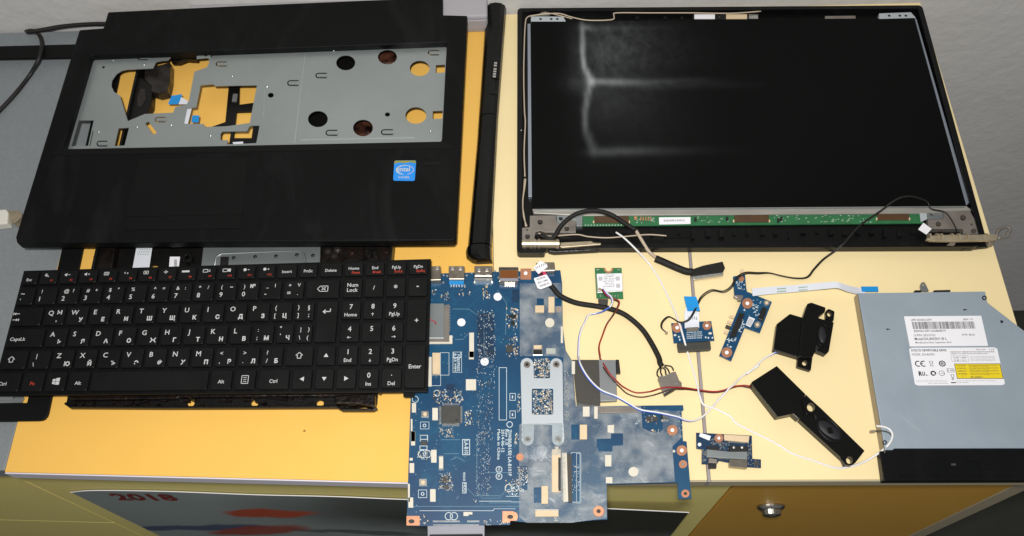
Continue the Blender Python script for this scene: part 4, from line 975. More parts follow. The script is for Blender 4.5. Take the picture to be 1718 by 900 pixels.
# keyboard controller chip
ch = comp('chip', 'ic', R(m6a, 366, 545, 550, 722), .0018, bev=.0002)
m_ = MB()
for i in range(26):
    t = 372+i*6.7
    for P in (R(m6a, t, 728, t+4, 752), R(m6a, t, 522, t+4, 540)): m_.px(P, Z1, Z1+.0006)
    t2 = 552+i*6.4
    for P in (R(m6a, 342, t2, 362, t2+4), R(m6a, 554, t2, 574, t2+4)): m_.px(P, Z1, Z1+.0006)
m_.build('chip_legs', 'tin', ch, kind='stuff')
c = U(*m6a([(520, 695)])[0], Z1+.0018); MB().dome(c.x, c.y, Z1+.0018, .0009, .0001, 10, 1).build('pin_mark', 'ic_black', ch)
comp('chip', 'ic', R(m5c, 302, 400, 366, 452), .001, bev=.0002); comp('chip', 'ic', R(m5c, 315, 470, 365, 502), .001)
comp('chip', 'ic', R(m5a, 897, 790, 955, 850), .001); comp('chip', 'ic_black', R(m5a, 925, 520, 985, 548), .0012); comp('chip', 'ic_black', R(m5a, 940, 578, 972, 605), .0012)
comp('chip', 'pcb_dark', R(m6a, 415, 330, 500, 390), .0006)
comp('chip', 'ic', R(m5c, 130, 100, 185, 132), .0008)
# push buttons
for f, x, y in ((m6a, 198, 630), (m5c, 148, 448)):
    bt = comp('push_button', 'tin', R(f, x-38, y-32, x+38, y+32) if f is m6a else R(f, x-33, y-30, x+33, y+30), .0014, bev=.0002)
    comp('button_cap', 'nylon', f(ell(x, y, 19 if f is m6a else 17, None, 14)), .0006, Z1+.0014, parent=bt)
comp('socket', 'pad', R(m5c, 282, 232, 318, 330), .0018, bev=.0002)
for y in (225, 332): comp('socket_lug', 'tin', R(m5c, 280, y, 318, y+10), .0014)
# silk screen
m_ = MB()
def box_line(f, x0, y0, x1, y1, t, mbx=None):
    (mbx or m_).px(R(f, x0, y0, x1, y1), Z1, Z1+.00006, [R(f, x0+t, y0+t, x1-t, y1-t)])
box_line(m6a, 942, 160, 1022, 692, 5); box_line(m6a, 478, 2, 568, 212, 4); box_line(m6a, 352, 10, 442, 240, 4); box_line(m6a, 262, 240, 358, 346, 4)
box_line(m6a, 1050, 420, 1110, 494, 5); box_line(m6a, 1050, 596, 1110, 672, 5)
for y in (458, 636): m_.px(R(m6a, 1073, y-14, 1084, y+14), Z1, Z1+.0003)
box_line(m6a, 148, 840, 228, 905, 5); box_line(m5c, 478, 86, 542, 219, 6); box_line(m5c, 478, 448, 513, 540, 4)
box_line(m5c, 108, 510, 182, 578, 4); box_line(m6a, 150, 708, 240, 782, 4); box_line(m5a, 425, 850, 495, 905, 5)
box_line(m5c, 125, 52, 187, 90, 5); box_line(m5c, 120, 140, 184, 176, 5)
def ringp(f, x, y, r0, r1): m_.px(f(ell(x, y, r0, None, 16)), Z1, Z1+.00006, [f(ell(x, y, r1, None, 16))])
ringp(m5c, 145, 545, 15, 9); ringp(m6a, 193, 745, 18, 11); ringp(m5c, 786, 340, 28, 22); ringp(m5c, 786, 398, 28, 22); ringp(m6a, 1050, 735, 32, 25)
for f, x, y in ((m6a, 318, 420), (m6a, 542, 470), (m5c, 365, 732), (m5c, 408, 732), (m5c, 140, 210), (m5c, 185, 210), (m5c, 868, 495), (m5c, 918, 493), (m6a, 100, 482)):
    ringp(f, x, y, 34, 28)
def down(s, x, y0, y1, h, f=m5c):                      # word reading downwards
    a, b = f([(x, y0), (x, y1)]); text_px(m_, s, a, b, h, Z1+.0001, .012)
down('LA-B10', 495, 97, 208, 6.2); down('ZIWB0/B1/E0 LA-B101P', 862, 4, 395, 5.4); down('Rev 1.0', 838, 4, 135, 4.8); down('2014-06-12', 806, 4, 196, 4.8); down('Made in China', 772, 4, 258, 4.6)
down('VENDOR', 484, 362, 438, 3.6); down('PCI', 776, 325, 355, 3.4); down('8L', 776, 385, 412, 3.4); down('PCIEXPRESS', 520, 30, 200, 4.6, m6a); down('8.25 MM', 492, 20, 200, 3.6, m6a)
down('HDD', 488, 455, 533, 4)
m_.px(m5c([(120, 684), (735, 684), (745, 668), (925, 668), (925, 671), (748, 671), (738, 688), (120, 688)]), Z1, Z1+.00005)
m_.px(m5c([(620, 604), (885, 604), (892, 610), (975, 610), (975, 613), (890, 613), (883, 608), (620, 608)]), Z1, Z1+.00005)
m_.px(R(m5c, 845, 563, 955, 567), Z1, Z1+.00005)
m_.build('silk_screen', 'silk', mb_, kind='stuff')
# traces
m_ = MB(); 
for P in ([(600, 40), (600, 470), (640, 580), (790, 580), (840, 520)], [(520, 500), (580, 560), (800, 560)], [(300, 90), (460, 90)], [(320, 208), (450, 208)], [(670, 366), (880, 366)], [(40, 650), (960, 650)], [(380, 260), (430, 235), (500, 270)], [(960, 620), (700, 620)]):
    wire(m_, [(x, y, Z1) for x, y in m5c(P)], .00022, m=1, n=4)
for P in ([(420, 470), (560, 470), (700, 560), (700, 890)], [(440, 740), (510, 740), (560, 690)], [(820, 300), (900, 420), (890, 700)]):
    wire(m_, [(x, y, Z1) for x, y in m5a(P)], .0002, m=1, n=4)
m_.build('traces', 'silk_dim', mb_, kind='stuff')
# fine surface-mounted pieces, too small to tell apart
random.seed(21)
sets = {'tin': MB(), 'ic': MB(), 'nylon': MB(), 'silk': MB()}
def scatter(f, x0, y0, x1, y1, n, s=7, kinds=('tin', 'ic', 'nylon', 'silk', 'tin'), h=.0010):
    for i in range(n):
        x, y = random.uniform(x0, x1), random.uniform(y0, y1); a, b = random.uniform(.4, 1)*s, random.uniform(.35, .7)*s
        if random.random() < .5: a, b = b, a
        k = random.choice(kinds); hh = h*random.uniform(.5, 1.2) if k != 'silk' else .0001
        sets[k].px(R(f, x-a, y-b, x+a, y+b), Z1, Z1+hh)
scatter(m6a, 280, 385, 580, 520, 116, 8); scatter(m6a, 600, 590, 680, 745, 43, 8); scatter(m6a, 340, 765, 480, 860, 43, 8); scatter(m6a, 330, 540, 360, 740, 14, 6)
scatter(m5c, 278, 370, 400, 515, 87, 6); scatter(m5c, 590, 20, 720, 560, 217, 4, ('silk', 'tin', 'ic')); scatter(m5c, 840, 420, 955, 560, 52, 6)
scatter(m5c, 120, 720, 200, 800, 17, 6); scatter(m5c, 100, 180, 210, 260, 43, 5); scatter(m5c, 560, 590, 600, 612, 8, 5); scatter(m5c, 660, 760, 860, 805, 37, 5)
scatter(m6a, 720, 0, 900, 380, 130, 5, ('silk', 'tin', 'ic')); scatter(m6a, 720, 400, 880, 900, 159, 5, ('silk', 'tin', 'ic')); scatter(m5a, 640, 480, 800, 900, 159, 5, ('silk', 'tin', 'silk', 'ic'))
scatter(m5a, 690, 255, 750, 375, 29, 9); scatter(m5a, 480, 300, 600, 345, 11, 8); scatter(m5a, 320, 320, 390, 390, 20, 7); scatter(m5a, 890, 460, 1000, 640, 43, 8); scatter(m5a, 890, 700, 1000, 890, 37, 8); scatter(m5a, 230, 300, 280, 345, 8, 8)
scatter(m5b, 0, 480, 50, 880, 37, 8); scatter(m5b, 290, 360, 312, 450, 11, 7)
scatter(m6b, 215, 75, 370, 262, 174, 9); scatter(m6b, 208, 385, 400, 628, 246, 9); scatter(m6b, 520, 180, 565, 560, 66, 7); scatter(m6b, 45, 420, 78, 600, 26, 7); scatter(m6b, 525, 590, 575, 690, 20, 7)
scatter(m5d, 20, 30, 50, 140, 23, 7); scatter(m5d, 45, 320, 125, 470, 87, 6); scatter(m5d, 0, 470, 50, 520, 17, 6); scatter(m5d, 50, 500, 100, 530, 11, 6); scatter(m5d, 350, 735, 388, 770, 11, 7)
scatter(m4, 395, 175, 500, 240, 29, 7); scatter(m4, 440, 290, 500, 320, 17, 6); scatter(m4, 520, 205, 575, 232, 14, 6); scatter(m4, 655, 140, 690, 360, 23, 5, ('tin', 'silk')); scatter(m4, 300, 205, 350, 245, 8, 7, ('silk',))
scatter(m5d, 500, 300, 560, 540, 37, 5, ('silk', 'tin'))
for i in range(24): sets['tin'].px(R(m5c, 232+i*9.4, 768, 237+i*9.4, 782), Z1, Z1+.0006)
for i in range(11): sets['tin'].px(R(m5c, 520+i*9.4, 768, 525+i*9.4, 782), Z1, Z1+.0006)
for i in range(60): sets['tin'].px(R(m5c, 235+i*6.4, 800, 238+i*6.4, 812), Z1, Z1+.0004)
for k, v in sets.items(): v.build('small_components', k, mb_, kind='stuff')
# drive connector at the front edge
sx = MB().px([(717, 882.5), (813, 881.5), (813, 898), (811, 904), (809, 896), (721, 897), (720, 904), (717.5, 900)], .0015, .0062).build('drive_connector', 'sata_grey', mb_, bevel=.0004)
# copper screw rings
def ring(x, y, r, ri=None, hole='paper', parent=None):
    o = MB().px(ell(x, y, r, r*.97, 20), Z1, Z1+.0004, [ell(x, y, (ri or r*.36), None, 14)]).build('screw_ring', 'copper', mb_, bevel=.0001)
    MB().px(ell(x, y, (ri or r*.36), None, 14), Z1-.0001, Z1+.0002).build('screw_hole', hole, o); return o
for x, y, r, h_ in ((802, 370, 27, 'paper'), (852, 468, 27, 'paper'), (858, 537, 21, 'tin'), (870, 685, 21, 'ic_black'), (432, 777, 28, 'ic_black'), (37, 505, 19, 'copper')):
    p = K([(x, y)])[0]; o = ring(p[0], p[1], r/3, hole=h_)
    if (x, y) in ((802, 370), (37, 505), (432, 777)): o.location.z += .0022
for P, hx, hy in ((R(m5c, 10, 730, 120, 810), 52, 775), (m5c([(815, 690), (900, 690), (935, 705), (945, 735), (935, 768), (880, 770), (878, 785), (815, 785)]), 880, 737)):
    o = comp('screw_plate', 'copper', P, .0003); comp('screw_hole', 'ic_black', m5c(ell(hx, hy, 26, 18, 14)), .0001, Z1+.0003, parent=o)
o = comp('screw_plate', 'copper', R(m5b, 70, 110, 165, 207), .0004); comp('screw_hole', 'paper', m5b(ell(116, 152, 17, None, 14)), .0001, Z1+.0004, parent=o)
comp('screw_ring', 'copper', m5b(ell(410, 472, 28, None, 16)), .0003)
comp('port_hole', 'pad', K(ell(812, 472, 7, None, 10)), .0002)
# grey bracket over the processor
ZB1 = .0092
lob = lambda cx, cy, r, a0, a1: [(cx+r*math.cos(math.radians(a)), cy+r*math.sin(math.radians(a))) for a in range(a0, a1+1, 20)]
bo = m6b(lob(145, 130, 66, 180, 360)+[(214, 262), (222, 268), (366, 268), (376, 262)]+lob(440, 130, 64, 180, 360)+[(512, 720), (522, 870)]+lob(458, 885, 62, 0, 180)+[(396, 740), (220, 740)]+lob(152, 885, 62, 0, 180)+[(92, 720)])
MB().px(bo, ZB1-.0012, ZB1, [m6b(rrect(195, 372, 408, 634, 16))]).build('processor_bracket', 'bracket', mb_, bevel=.0004)
for x, y, d in ((145, 130, 1), (440, 128, 1), (152, 882, 0), (460, 880, 0)):
    p = m6b([(x, y)])[0]; o = MB().px(ell(*p, 5.6, None, 16), ZB1, ZB1+.0009, [ell(*p, 2.6, None, 12)]).build('screw', 'steel_dark' if d else 'tin', mb_, bevel=.0002)
    MB().px(ell(*p, 2.6, None, 10), ZB1-.0004, ZB1+.0003).build('screw_socket', 'ic_black', o)
# sockets beside the film
zif(R(m5b, 318, 360, 372, 500)); zif(R(m5b, 200, 438, 280, 500)); zif(K(rect(338, 338, 375, 412)) and R(K, 338, 338, 375, 412)); zif(R(m5d, 242, 478, 298, 628))
lc = zif(R(m5d, 330, 170, 405, 530)); comp('socket_slot', 'ic_black', R(m5d, 383, 240, 404, 520), .0004, Z1+.0022, parent=lc)
for y in (148, 505): comp('socket_post', 'nylon', R(m5d, 358, y, 385, y+26), .003, parent=lc)
me = comp('slot_connector', 'pad', m5d([(415, 200), (455, 200), (468, 610), (425, 612)]), .003, bev=.0003)
comp('slot_body', 'dark_sheet', m5d([(445, 212), (495, 212), (500, 612), (470, 612)]), .0024, parent=me)
m_ = MB()
for i in range(38): m_.px(R(m5d, 322, 182+i*9, 332, 186+i*9), Z1, Z1+.001); m_.px(R(m5d, 410, 206+i*10.4, 444, 210+i*10.4), Z1+.003, Z1+.0032)
m_.build('contacts', 'tin', me, kind='stuff')
m_ = MB(); box_line(m5d, 490, 196, 568, 616, 4, m_); box_line(m5d, 535, 205, 575, 625, 3, m_); m_.build('socket_outline', 'silk', mb_, kind='stuff')
o = zif(R(m5d, 190, 680, 385, 735)); comp('socket_latch', 'tin', R(m5d, 188, 674, 386, 684), .0026)
comp('button', 'tin', R(m5b, 178, 788, 268, 880), .0012, bev=.0003); comp('button', 'ic_black', R(m5b, 184, 832, 262, 874), .0004, Z1+.0012); comp('button', 'nylon', R(m5b, 190, 792, 256, 822), .0004, Z1+.0012)
o = comp('button', 'pad', R(m5b, 300, 818, 382, 868), .0016, bev=.0002)
for x in (296, 372): comp('button_lug', 'tin', R(m5b, x, 822, x+16, 860), .001, parent=o)
comp('disc_pad', 'pad', m5b(ell(330, 592, 41, None, 20)), .0003, .0074); comp('disc_pad', 'pad', m4(ell(298, 625, 40, 38, 20)), .0003, .0076)
# ram socket rail, chips and pads on the right wing
comp('rail', 'steel_dark', m4([(18, 108), (330, 108), (330, 152), (20, 158)]), .003, bev=.0002)
for P in (R(m4, 405, 183, 442, 222), R(m4, 448, 185, 490, 220)): comp('chip', 'ic', P, .001)
comp('chip', 'ic_black', m4([(515, 168), (575, 175), (575, 208), (515, 205)]), .0012)
for i in range(5): comp('chip_leg', 'tin', R(m4, 520+i*11, 209, 527+i*11, 228), .0005)
for P in (m4([(92, 255), (145, 252), (140, 318), (92, 312)]), R(m4, 72, 492, 122, 582), R(m4, 78, 668, 130, 716), R(m6b, 708, 555, 775, 655), R(m6b, 822, 556, 856, 676), R(m6b, 595, 98, 628, 228), R(m5b, 428, 625, 448, 772)): comp('foam_pad', 'pad', P, .0005, .0075)
# clear film over the right half
fo = [(872, 476), (942, 475), (943.5, 548), (948, 588), (959, 606), (965, 676), (1003, 682), (1075, 681), (1076, 688), (1140, 690), (1143, 735), (1128, 750), (1132, 809), (1018, 812), (1018, 870), (998, 872), (958, 877.5), (884, 877.5), (871, 868), (871, 714), (873, 711), (946, 710), (945, 600), (930, 598), (872, 598)]
fh = [R(m5b, 215, 376, 278, 436), R(m5b, 376, 372, 432, 446), R(m5b, 185, 792, 266, 878), R(K, 295, 338, 337, 414), m4([(4, 365), (118, 362), (120, 320), (214, 320), (214, 414), (132, 420), (130, 466), (24, 466), (4, 425)]),
      m4([(362, 150), (490, 130), (530, 165), (530, 290), (500, 314), (440, 312), (368, 276)]), R(m5d, 178, 490, 240, 620), R(m5d, 446, 204, 572, 618), R(m5d, 66, 312, 125, 512)]
def film():
    mb = MB(); outer = W(fo, .0073); loops = [outer]+[W(h, .0073) for h in fh]
    tr = tessellate_polygon([[Vector((x, y, 0)) for x, y in l] for l in loops])
    flat = [p for l in loops for p in l]
    me = bpy.data.meshes.new('film'); me.from_pydata([(x, y, 0) for x, y in flat], [], [list(t) for t in tr])
    bm = bmesh.new(); bm.from_mesh(me); bmesh.ops.triangulate(bm, faces=bm.faces)
    for it in range(5):
        E_ = [e for e in bm.edges if e.calc_length() > .005]
        if not E_: break
        bmesh.ops.subdivide_edges(bm, edges=E_, cuts=1); bmesh.ops.triangulate(bm, faces=bm.faces)
    from mathutils import noise
    lowL, lowR, lowT, lowB = U(869, 730, .0095), U(954, 730, .0095), U(905, 711, .0095), U(905, 772, .0095)
    for v in bm.verts:
        p = v.co; k = noise.noise(Vector((p.x*38, p.y*30, .3)))+.6*noise.noise(Vector((p.x*90, p.y*60, 1.7)))
        v.co.z = .0074+.0004*k
        if p.x > .055: v.co.z += .0010*abs(noise.noise(Vector((p.x*60+p.y*20, p.y*38, 5))))
        fx = max(0, min(1, (p.x-lowL.x)/.004, (lowR.x-p.x)/.006)); fy = max(0, min(1, (lowT.y-p.y)/.0004+1, (p.y-lowB.y)/.010))
        v.co.z += .0024*fx*fy
    v_ = [tuple(v.co) for v in bm.verts]; bm.verts.index_update(); f_ = [[v.index for v in f.verts] for f in bm.faces]; bm.free()
    mb.v = v_; mb.f = f_
    o = mb.build('film', 'film', mb_, smooth=True, label='wrinkled clear insulating film over the right half')
film()
# --- dark battery-side sheet with grey tape beside the board
ds = thing('insulating_sheet', 'dark brown insulating sheet with grey tape tucked beside the motherboard', 'sheet', 1000, 680)
MB().px([(960, 604), (1004.5, 604), (1007, 682), (968, 683)], .0062, .0066).build('dark_sheet', 'dark_sheet', ds)
MB().px([(1004.5, 604), (1033, 604), (1035.5, 672), (1007, 673.5)], .002, .0064).build('grey_tape', 'grey_tape', ds, bevel=.0003)
MB().px([(1033.5, 603.5), (1038.5, 604), (1041, 626), (1034.5, 626)], .003, .0064).build('black_tab', 'ic_black', ds)

# ================================================================== SMALL BOARDS, DRIVE, SPEAKERS
# --- wireless card
wc = thing('wireless_card', 'small green wireless card with white printed label', 'circuit card', 1022, 500)
g3 = lambda *P: q(860, 430, 5.295, list(P))
def notch(cx, cy, r): return [(cx-r*math.cos(math.radians(a)), cy+r*math.sin(math.radians(a))) for a in range(0, 181, 30)]
MB().px(q(860, 430, 5.295, [(730, 104), (822, 104)]+notch(852, 108, 28)+[(882, 104), (968, 104), (984, 378), (745, 372)]), .0012, .0024).build('circuit_board', 'card_green', wc, bevel=.0001)
MB().px(q(860, 430, 5.295, notch(852, 108, 28)+notch(852, 108, 44)[::-1]), .0024, .0026).build('screw_notch', 'copper', wc)
sh_ = MB().px(g3((745, 155), (972, 150), (982, 312), (750, 325)), .0024, .0042).build('shield', 'tin', wc, bevel=.0003)
MB().px(g3((748, 158), (970, 153), (978, 305), (760, 312)), .0042, .0044).build('label', 'label_white', sh_)
m_ = MB(); zt = .00445
for i, (x0, x1) in enumerate(((810, 905), (815, 900), (805, 915), (815, 905), (800, 900), (820, 900), (815, 910), (800, 905))):
    text_px(m_, random.choice(['MODEL BCM943142Y', 'FCC ID QDS-BRCM', 'IC 4324A-BRCM', 'CMIIT ID 2013']), *g3((x0, 172+i*15), (x1, 171+i*15)), 1.6, zt, .02)
random.seed(4)
for (x0, y0) in ((765, 182), (918, 182), (922, 245)):
    for i in range(6):
        m_.px(g3((x0+i*6, y0), (x0+i*6+2.5, y0), (x0+i*6+2.5, y0+36), (x0+i*6, y0+36)), zt-.00005, zt)
m_.build('label_print', 'ink', sh_, solid=False)
for x, y in ((772, 292), (790, 300)):
    p = g3((x, y))[0]; MB().px(ell(*p, 2.2, None, 12), .0044, .0052).build('antenna_socket', 'barrel', wc)
m_ = MB()
for x in range(7): m_.px(g3((775+x*26, 345), (785+x*26, 345), (785+x*26, 360), (775+x*26, 360)), .0024, .0029)
for x, y in ((745, 120), (930, 120)): m_.px(g3((x, y-5), (x+25, y-5), (x+25, y+5), (x, y+5)), .0024, .0026)
m_.build('solder_pads', 'tin', wc, kind='stuff')
MB().px(g3((760, 378), (850, 382), (845, 432), (765, 432)), .0004, .0030).build('foam_strip', 'dark_sheet', wc, bevel=.0003)

# --- drive connector board with ribbon
def rings(root, f, spots, z, m='copper'):
    for x, y, r in spots:
        MB().px(f(ell(x, y, r, r*.97, 18)), z, z+.0003, [f(ell(x, y, r*.36, None, 12))]).build('screw_ring', m, root)
        MB().px(f(ell(x, y, r*.36, None, 12)), z-.0001, z+.0001).build('screw_hole', 'paper', root)
f6 = lambda p: q(1100, 480, 6.43, p)
db = thing('connector_board', 'small blue board with black connector and blue tipped ribbon', 'circuit board', 1165, 590)
zd = .0042
MB().px(f6([(168, 402), (600, 378), (634, 588), (196, 616)]), zd-.0012, zd).build('circuit_board', 'pcb_blue', db, bevel=.0001)
MB().px(f6([(232, 616), (590, 596), (600, 682), (580, 688), (262, 706), (246, 702)]), .0006, zd+.0006).build('connector', 'ic', db, bevel=.0005)
rings(db, f6, ((232, 450, 56), (553, 428, 48)), zd)
MB().px(f6([(330, 440), (462, 432), (466, 480), (336, 488)]), zd, zd+.0012).build('ribbon_socket', 'steel_dark', db, bevel=.0002)
P = spline([U(*p) for p in [(*f6([(392, 455)])[0], zd+.0006), (*f6([(390, 390)])[0], zd+.003), (*f6([(390, 300)])[0], zd+.005), (*f6([(402, 262)])[0], zd+.0055)]], 4)
def flat(mb, P, w, th=.0003, wdir=None):               # flat ribbon along P, lying face up
    b = len(mb.v); n = len(P)
    for i, p in enumerate(P):
        t = P[min(i+1, n-1)]-P[max(i-1, 0)]; s = wdir if wdir else Vector((t.y, -t.x, 0)).normalized()
        ww = w[i] if isinstance(w, list) else w
        for a, z in ((-1, 0), (1, 0), (1, th), (-1, th)): mb.v.append(tuple(p+s*ww/2*a+Vector((0, 0, z))))
    for i in range(n-1):
        for k in range(4): a, c_ = b+i*4+k, b+i*4+(k+1) % 4; mb.f.append([a, c_, c_+4, a+4])
    mb.f.append([b, b+1, b+2, b+3]); mb.f.append([b+(n-1)*4+k for k in range(4)]); return mb
flat(MB(), P, .0112).build('flat_ribbon', 'ribbon', db)
MB().px(f6([(305, 112), (438, 116), (450, 150), (480, 268), (345, 272), (330, 220)]), zd+.0058, zd+.0062).build('blue_end', 'blue_tab', db)
m_ = MB()
for x in range(5): text_px(m_, random.choice(['VW-1', 'AWM', '80C']), f6([(348+x*22, 330)])[0], f6([(350+x*22, 365)])[0], 1.6, zd+.0054, .01)
m_.build('ribbon_print', 'ink', db, solid=False)
m_ = MB(); random.seed(9)
for r_ in range(4): text_px(m_, random.choice(['ZIWB3 ODD LA-B103P', 'ZIWB0/B1/E0 ODD/B', 'Rev 1.0 2014-04']), f6([(335, 510+r_*21)])[0], f6([(500, 502+r_*21)])[0], 2.2, zd+.0001, .02)
for x, y in ((250, 550), (260, 580), (215, 530), (570, 560), (612, 560), (540, 555)): m_.px(f6(ell(x, y, 9, 11, 8)), zd, zd+.0001)
m_.build('silk_screen', 'silk', db, solid=False, kind='stuff')
comps = lambda root, name, m, P, h, z, bev=0: MB().px(P, z, z+h).build(name, m, root, bevel=bev)
comps(db, 'pad', 'pad', f6(ell(588, 512, 20, 12, 12)), .0002, zd); comps(db, 'pad', 'pad', f6(ell(208, 532, 14, 10, 12)), .0002, zd)

# --- audio board on the slant
ab = thing('connector_board', 'slanted L-shaped blue board with three gold pins and round copper rings', 'circuit board', 1250, 580)
za = .0040
MB().px(f6([(835, -100), (850, -105), (965, -130), (975, 0), (985, 60), (1255, 172), (1125, 508), (962, 450), (815, 812), (685, 752), (930, 150), (850, 110)]), za-.0012, za).build('circuit_board', 'pcb_blue', ab, bevel=.0001)
rings(ab, f6, ((990, 188, 58), (768, 718, 58)), za)
for x, y, r in ((1198, 182, 33), (1098, 418, 36)):
    MB().px(f6(ell(x, y, r, None, 16)), za, za+.0004).build('screw_ring', 'tin', ab); MB().px(f6(ell(x, y, r*.5, None, 12)), za+.0004, za+.0006).build('screw_hole', 'nylon', ab)
comps(ab, 'port', 'steel_dark', f6([(845, 95), (945, 100), (945, 125), (925, 158), (890, 155), (880, 130), (845, 118)]), .003, za, .0005)
comps(ab, 'connector_body', 'ic_black', f6([(905, 285), (962, 300), (868, 540), (795, 550), (830, 470)]), .0026, za, .0003)
for a in ((0, 0), (-22, 62), (-58, 170)): comps(ab, 'pin', 'nylon', f6([(800+a[0], 308+a[1]), (858+a[0], 328+a[1]), (848+a[0], 356+a[1]), (790+a[0], 338+a[1])]), .0012, .0012)
comps(ab, 'pin', 'ic', f6([(762, 418), (820, 438), (806, 470), (750, 448)]), .0016, .0012)
comps(ab, 'connector_body', 'ic_black', f6([(1150, 225), (1206, 245), (1160, 375), (1108, 350)]), .003, za, .0003)
lb = comps(ab, 'label', 'label_white', f6([(1008, 330), (1072, 356), (1022, 446), (970, 420)]), .0002, za)
m_ = MB()
for i in range(7): m_.px(f6([(1012+i*7, 345+i*3), (1015+i*7, 346+i*3), (980+i*7, 418+i*3), (977+i*7, 417+i*3)]), za+.0002, za+.00026)
m_.build('label_print', 'ink', lb)
p = (1245, 469)
comps(ab, 'coil', 'copper', ell(1244, 468, 4.6, None, 14), .0008, za); comps(ab, 'screw_hole', 'nylon', ell(1245, 455, 3.6, None, 12), .0004, za)
m_ = MB(); random.seed(13)
for (x0, y0, x1, y1, n) in ((870, -60, 960, 60, 26), (1050, 150, 1150, 330, 30), (770, 560, 870, 620, 12), (900, 360, 960, 480, 8), (770, 620, 830, 660, 6)):
    for i in range(n):
        x, y = random.uniform(x0, x1), random.uniform(y0, y1); a, b = random.uniform(2, 9), random.uniform(2, 6); m_.px(f6(rect(x-a, y-b, x+a, y+b)), za, za+.0004)
for P in ([(765, 572), (840, 592), (838, 600), (763, 580)], [(945, 375), (950, 377), (905, 492), (900, 490)], [(893, 482), (930, 494), (928, 500), (890, 490)], [(945, 262), (958, 245), (970, 272)], [(795, 652), (825, 652), (808, 668)]): m_.px(f6(P), za, za+.0001)
m_.build('silk_screen', 'silk', ab, kind='stuff')
# long white ribbon from this board to the drive
wr = thing('ribbon_cable', 'long white flat ribbon cable with blue end running to the optical drive', 'cable', 1380, 490)
P = spline([U(*p) for p in ((1262, 491, .0055), (1290, 488, .006), (1340, 484, .007), (1392, 479, .010), (1406, 479, .012), (1420, 484, .010), (1440, 489, .006), (1452, 491, .005))], 4)
flat(MB(), P, [.0060+.0005*math.cos(i*.2) for i in range(len(P))], wdir=Vector((.05, 1, 0)).normalized()).build('ribbon', 'ribbon', wr)
MB().px([(1445, 481), (1473, 481), (1474, 489.5), (1446, 489.5)], .0055, .0060).build('blue_end', 'blue_tab', wr)
m_ = MB()
for x in (1304, 1340, 1376):
    for dy in (-2, 2.6): m_.px([(x, 486-(x-1304)*.06+dy), (x+15, 485-(x-1304)*.06+dy), (x+15, 486.4-(x-1304)*.06+dy), (x, 487.4-(x-1304)*.06+dy)], .0075, .0082)
m_.build('ribbon_print', 'ribbon_print', wr)

# --- port board at the front
f9 = lambda p: q(1150, 700, 9, p)
ub = thing('connector_board', 'small blue port board with silver ports near the desk front', 'circuit board', 1220, 785)
zu = .0042
MB().px(f9([(162, 235), (1003, 280), (1012, 630), (1142, 640), (1142, 768), (940, 755), (660, 690), (510, 660), (470, 715), (245, 710), (248, 488), (165, 475)]), zu-.0012, zu).build('circuit_board', 'pcb_dark', ub, bevel=.0001)
rings(ub, f9, ((505, 318, 66),), zu); comps(ub, 'screw_hole', 'paper', f9(ell(213, 415, 27, None, 14)), .0001, zu)
comps(ub, 'ribbon_socket', 'nylon', f9([(582, 262), (968, 285), (955, 385), (590, 350)]), .002, zu, .0003)
m_ = MB()
for i in range(20): m_.px(f9([(650+i*13, 366+i*.8), (657+i*13, 366+i*.8), (657+i*13, 386+i*.8), (650+i*13, 386+i*.8)]), zu, zu+.0006)
m_.build('contacts', 'tin', ub, kind='stuff')
comps(ub, 'chip', 'ic_black', f9([(320, 440), (505, 445), (505, 505), (320, 495)]), .0014, zu)
dk = comps(ub, 'port', 'ic_black', f9([(665, 425), (945, 440), (940, 520), (660, 510)]), .0035, zu, .0003)
for x in (732, 856): c = U(*f9([(x, 460)])[0], zu+.0035); MB().dome(c.x, c.y, zu+.0035, .0012, .0007, 10).build('solder_bead', 'tin', dk, smooth=True)
comps(ub, 'foil_shield', 'steel', f9([(320, 485), (660, 520), (940, 520), (935, 640), (655, 625), (320, 605)]), .0040, zu, .0004)
comps(ub, 'port', 'port', f9([(665, 635), (940, 640), (935, 770), (665, 745)]), .0050, zu-.001, .0004)
comps(ub, 'port', 'steel_dark', f9([(355, 615), (480, 635), (478, 700), (350, 690)]), .0036, zu, .0004)
comps(ub, 'port_mouth', 'ic_black', f9([(350, 702), (472, 705), (470, 772), (350, 770)]), .0030, zu-.001, .0004)
comps(ub, 'label', 'label_white', f9([(225, 240), (385, 288), (360, 355), (205, 290)]), .0002, zu)
comps(ub, 'chip', 'ic', f9([(1035, 670), (1105, 675), (1105, 735), (1035, 730)]), .0008, zu)
m_ = MB(); random.seed(17)
for (x0, y0, x1, y1, n) in ((385, 300, 440, 420, 16), (440, 380, 660, 430, 26), (250, 480, 320, 690, 26), (945, 400, 1000, 740, 34), (1020, 650, 1130, 745, 12), (520, 430, 650, 500, 14)):
    for i in range(n):
        x, y = random.uniform(x0, x1), random.uniform(y0, y1); a, b = random.uniform(4, 11), random.uniform(4, 9); m_.px(f9(rect(x-a, y-b, x+a, y+b)), zu, zu+.0005)
m_.build('small_components', 'tin', ub, kind='stuff')

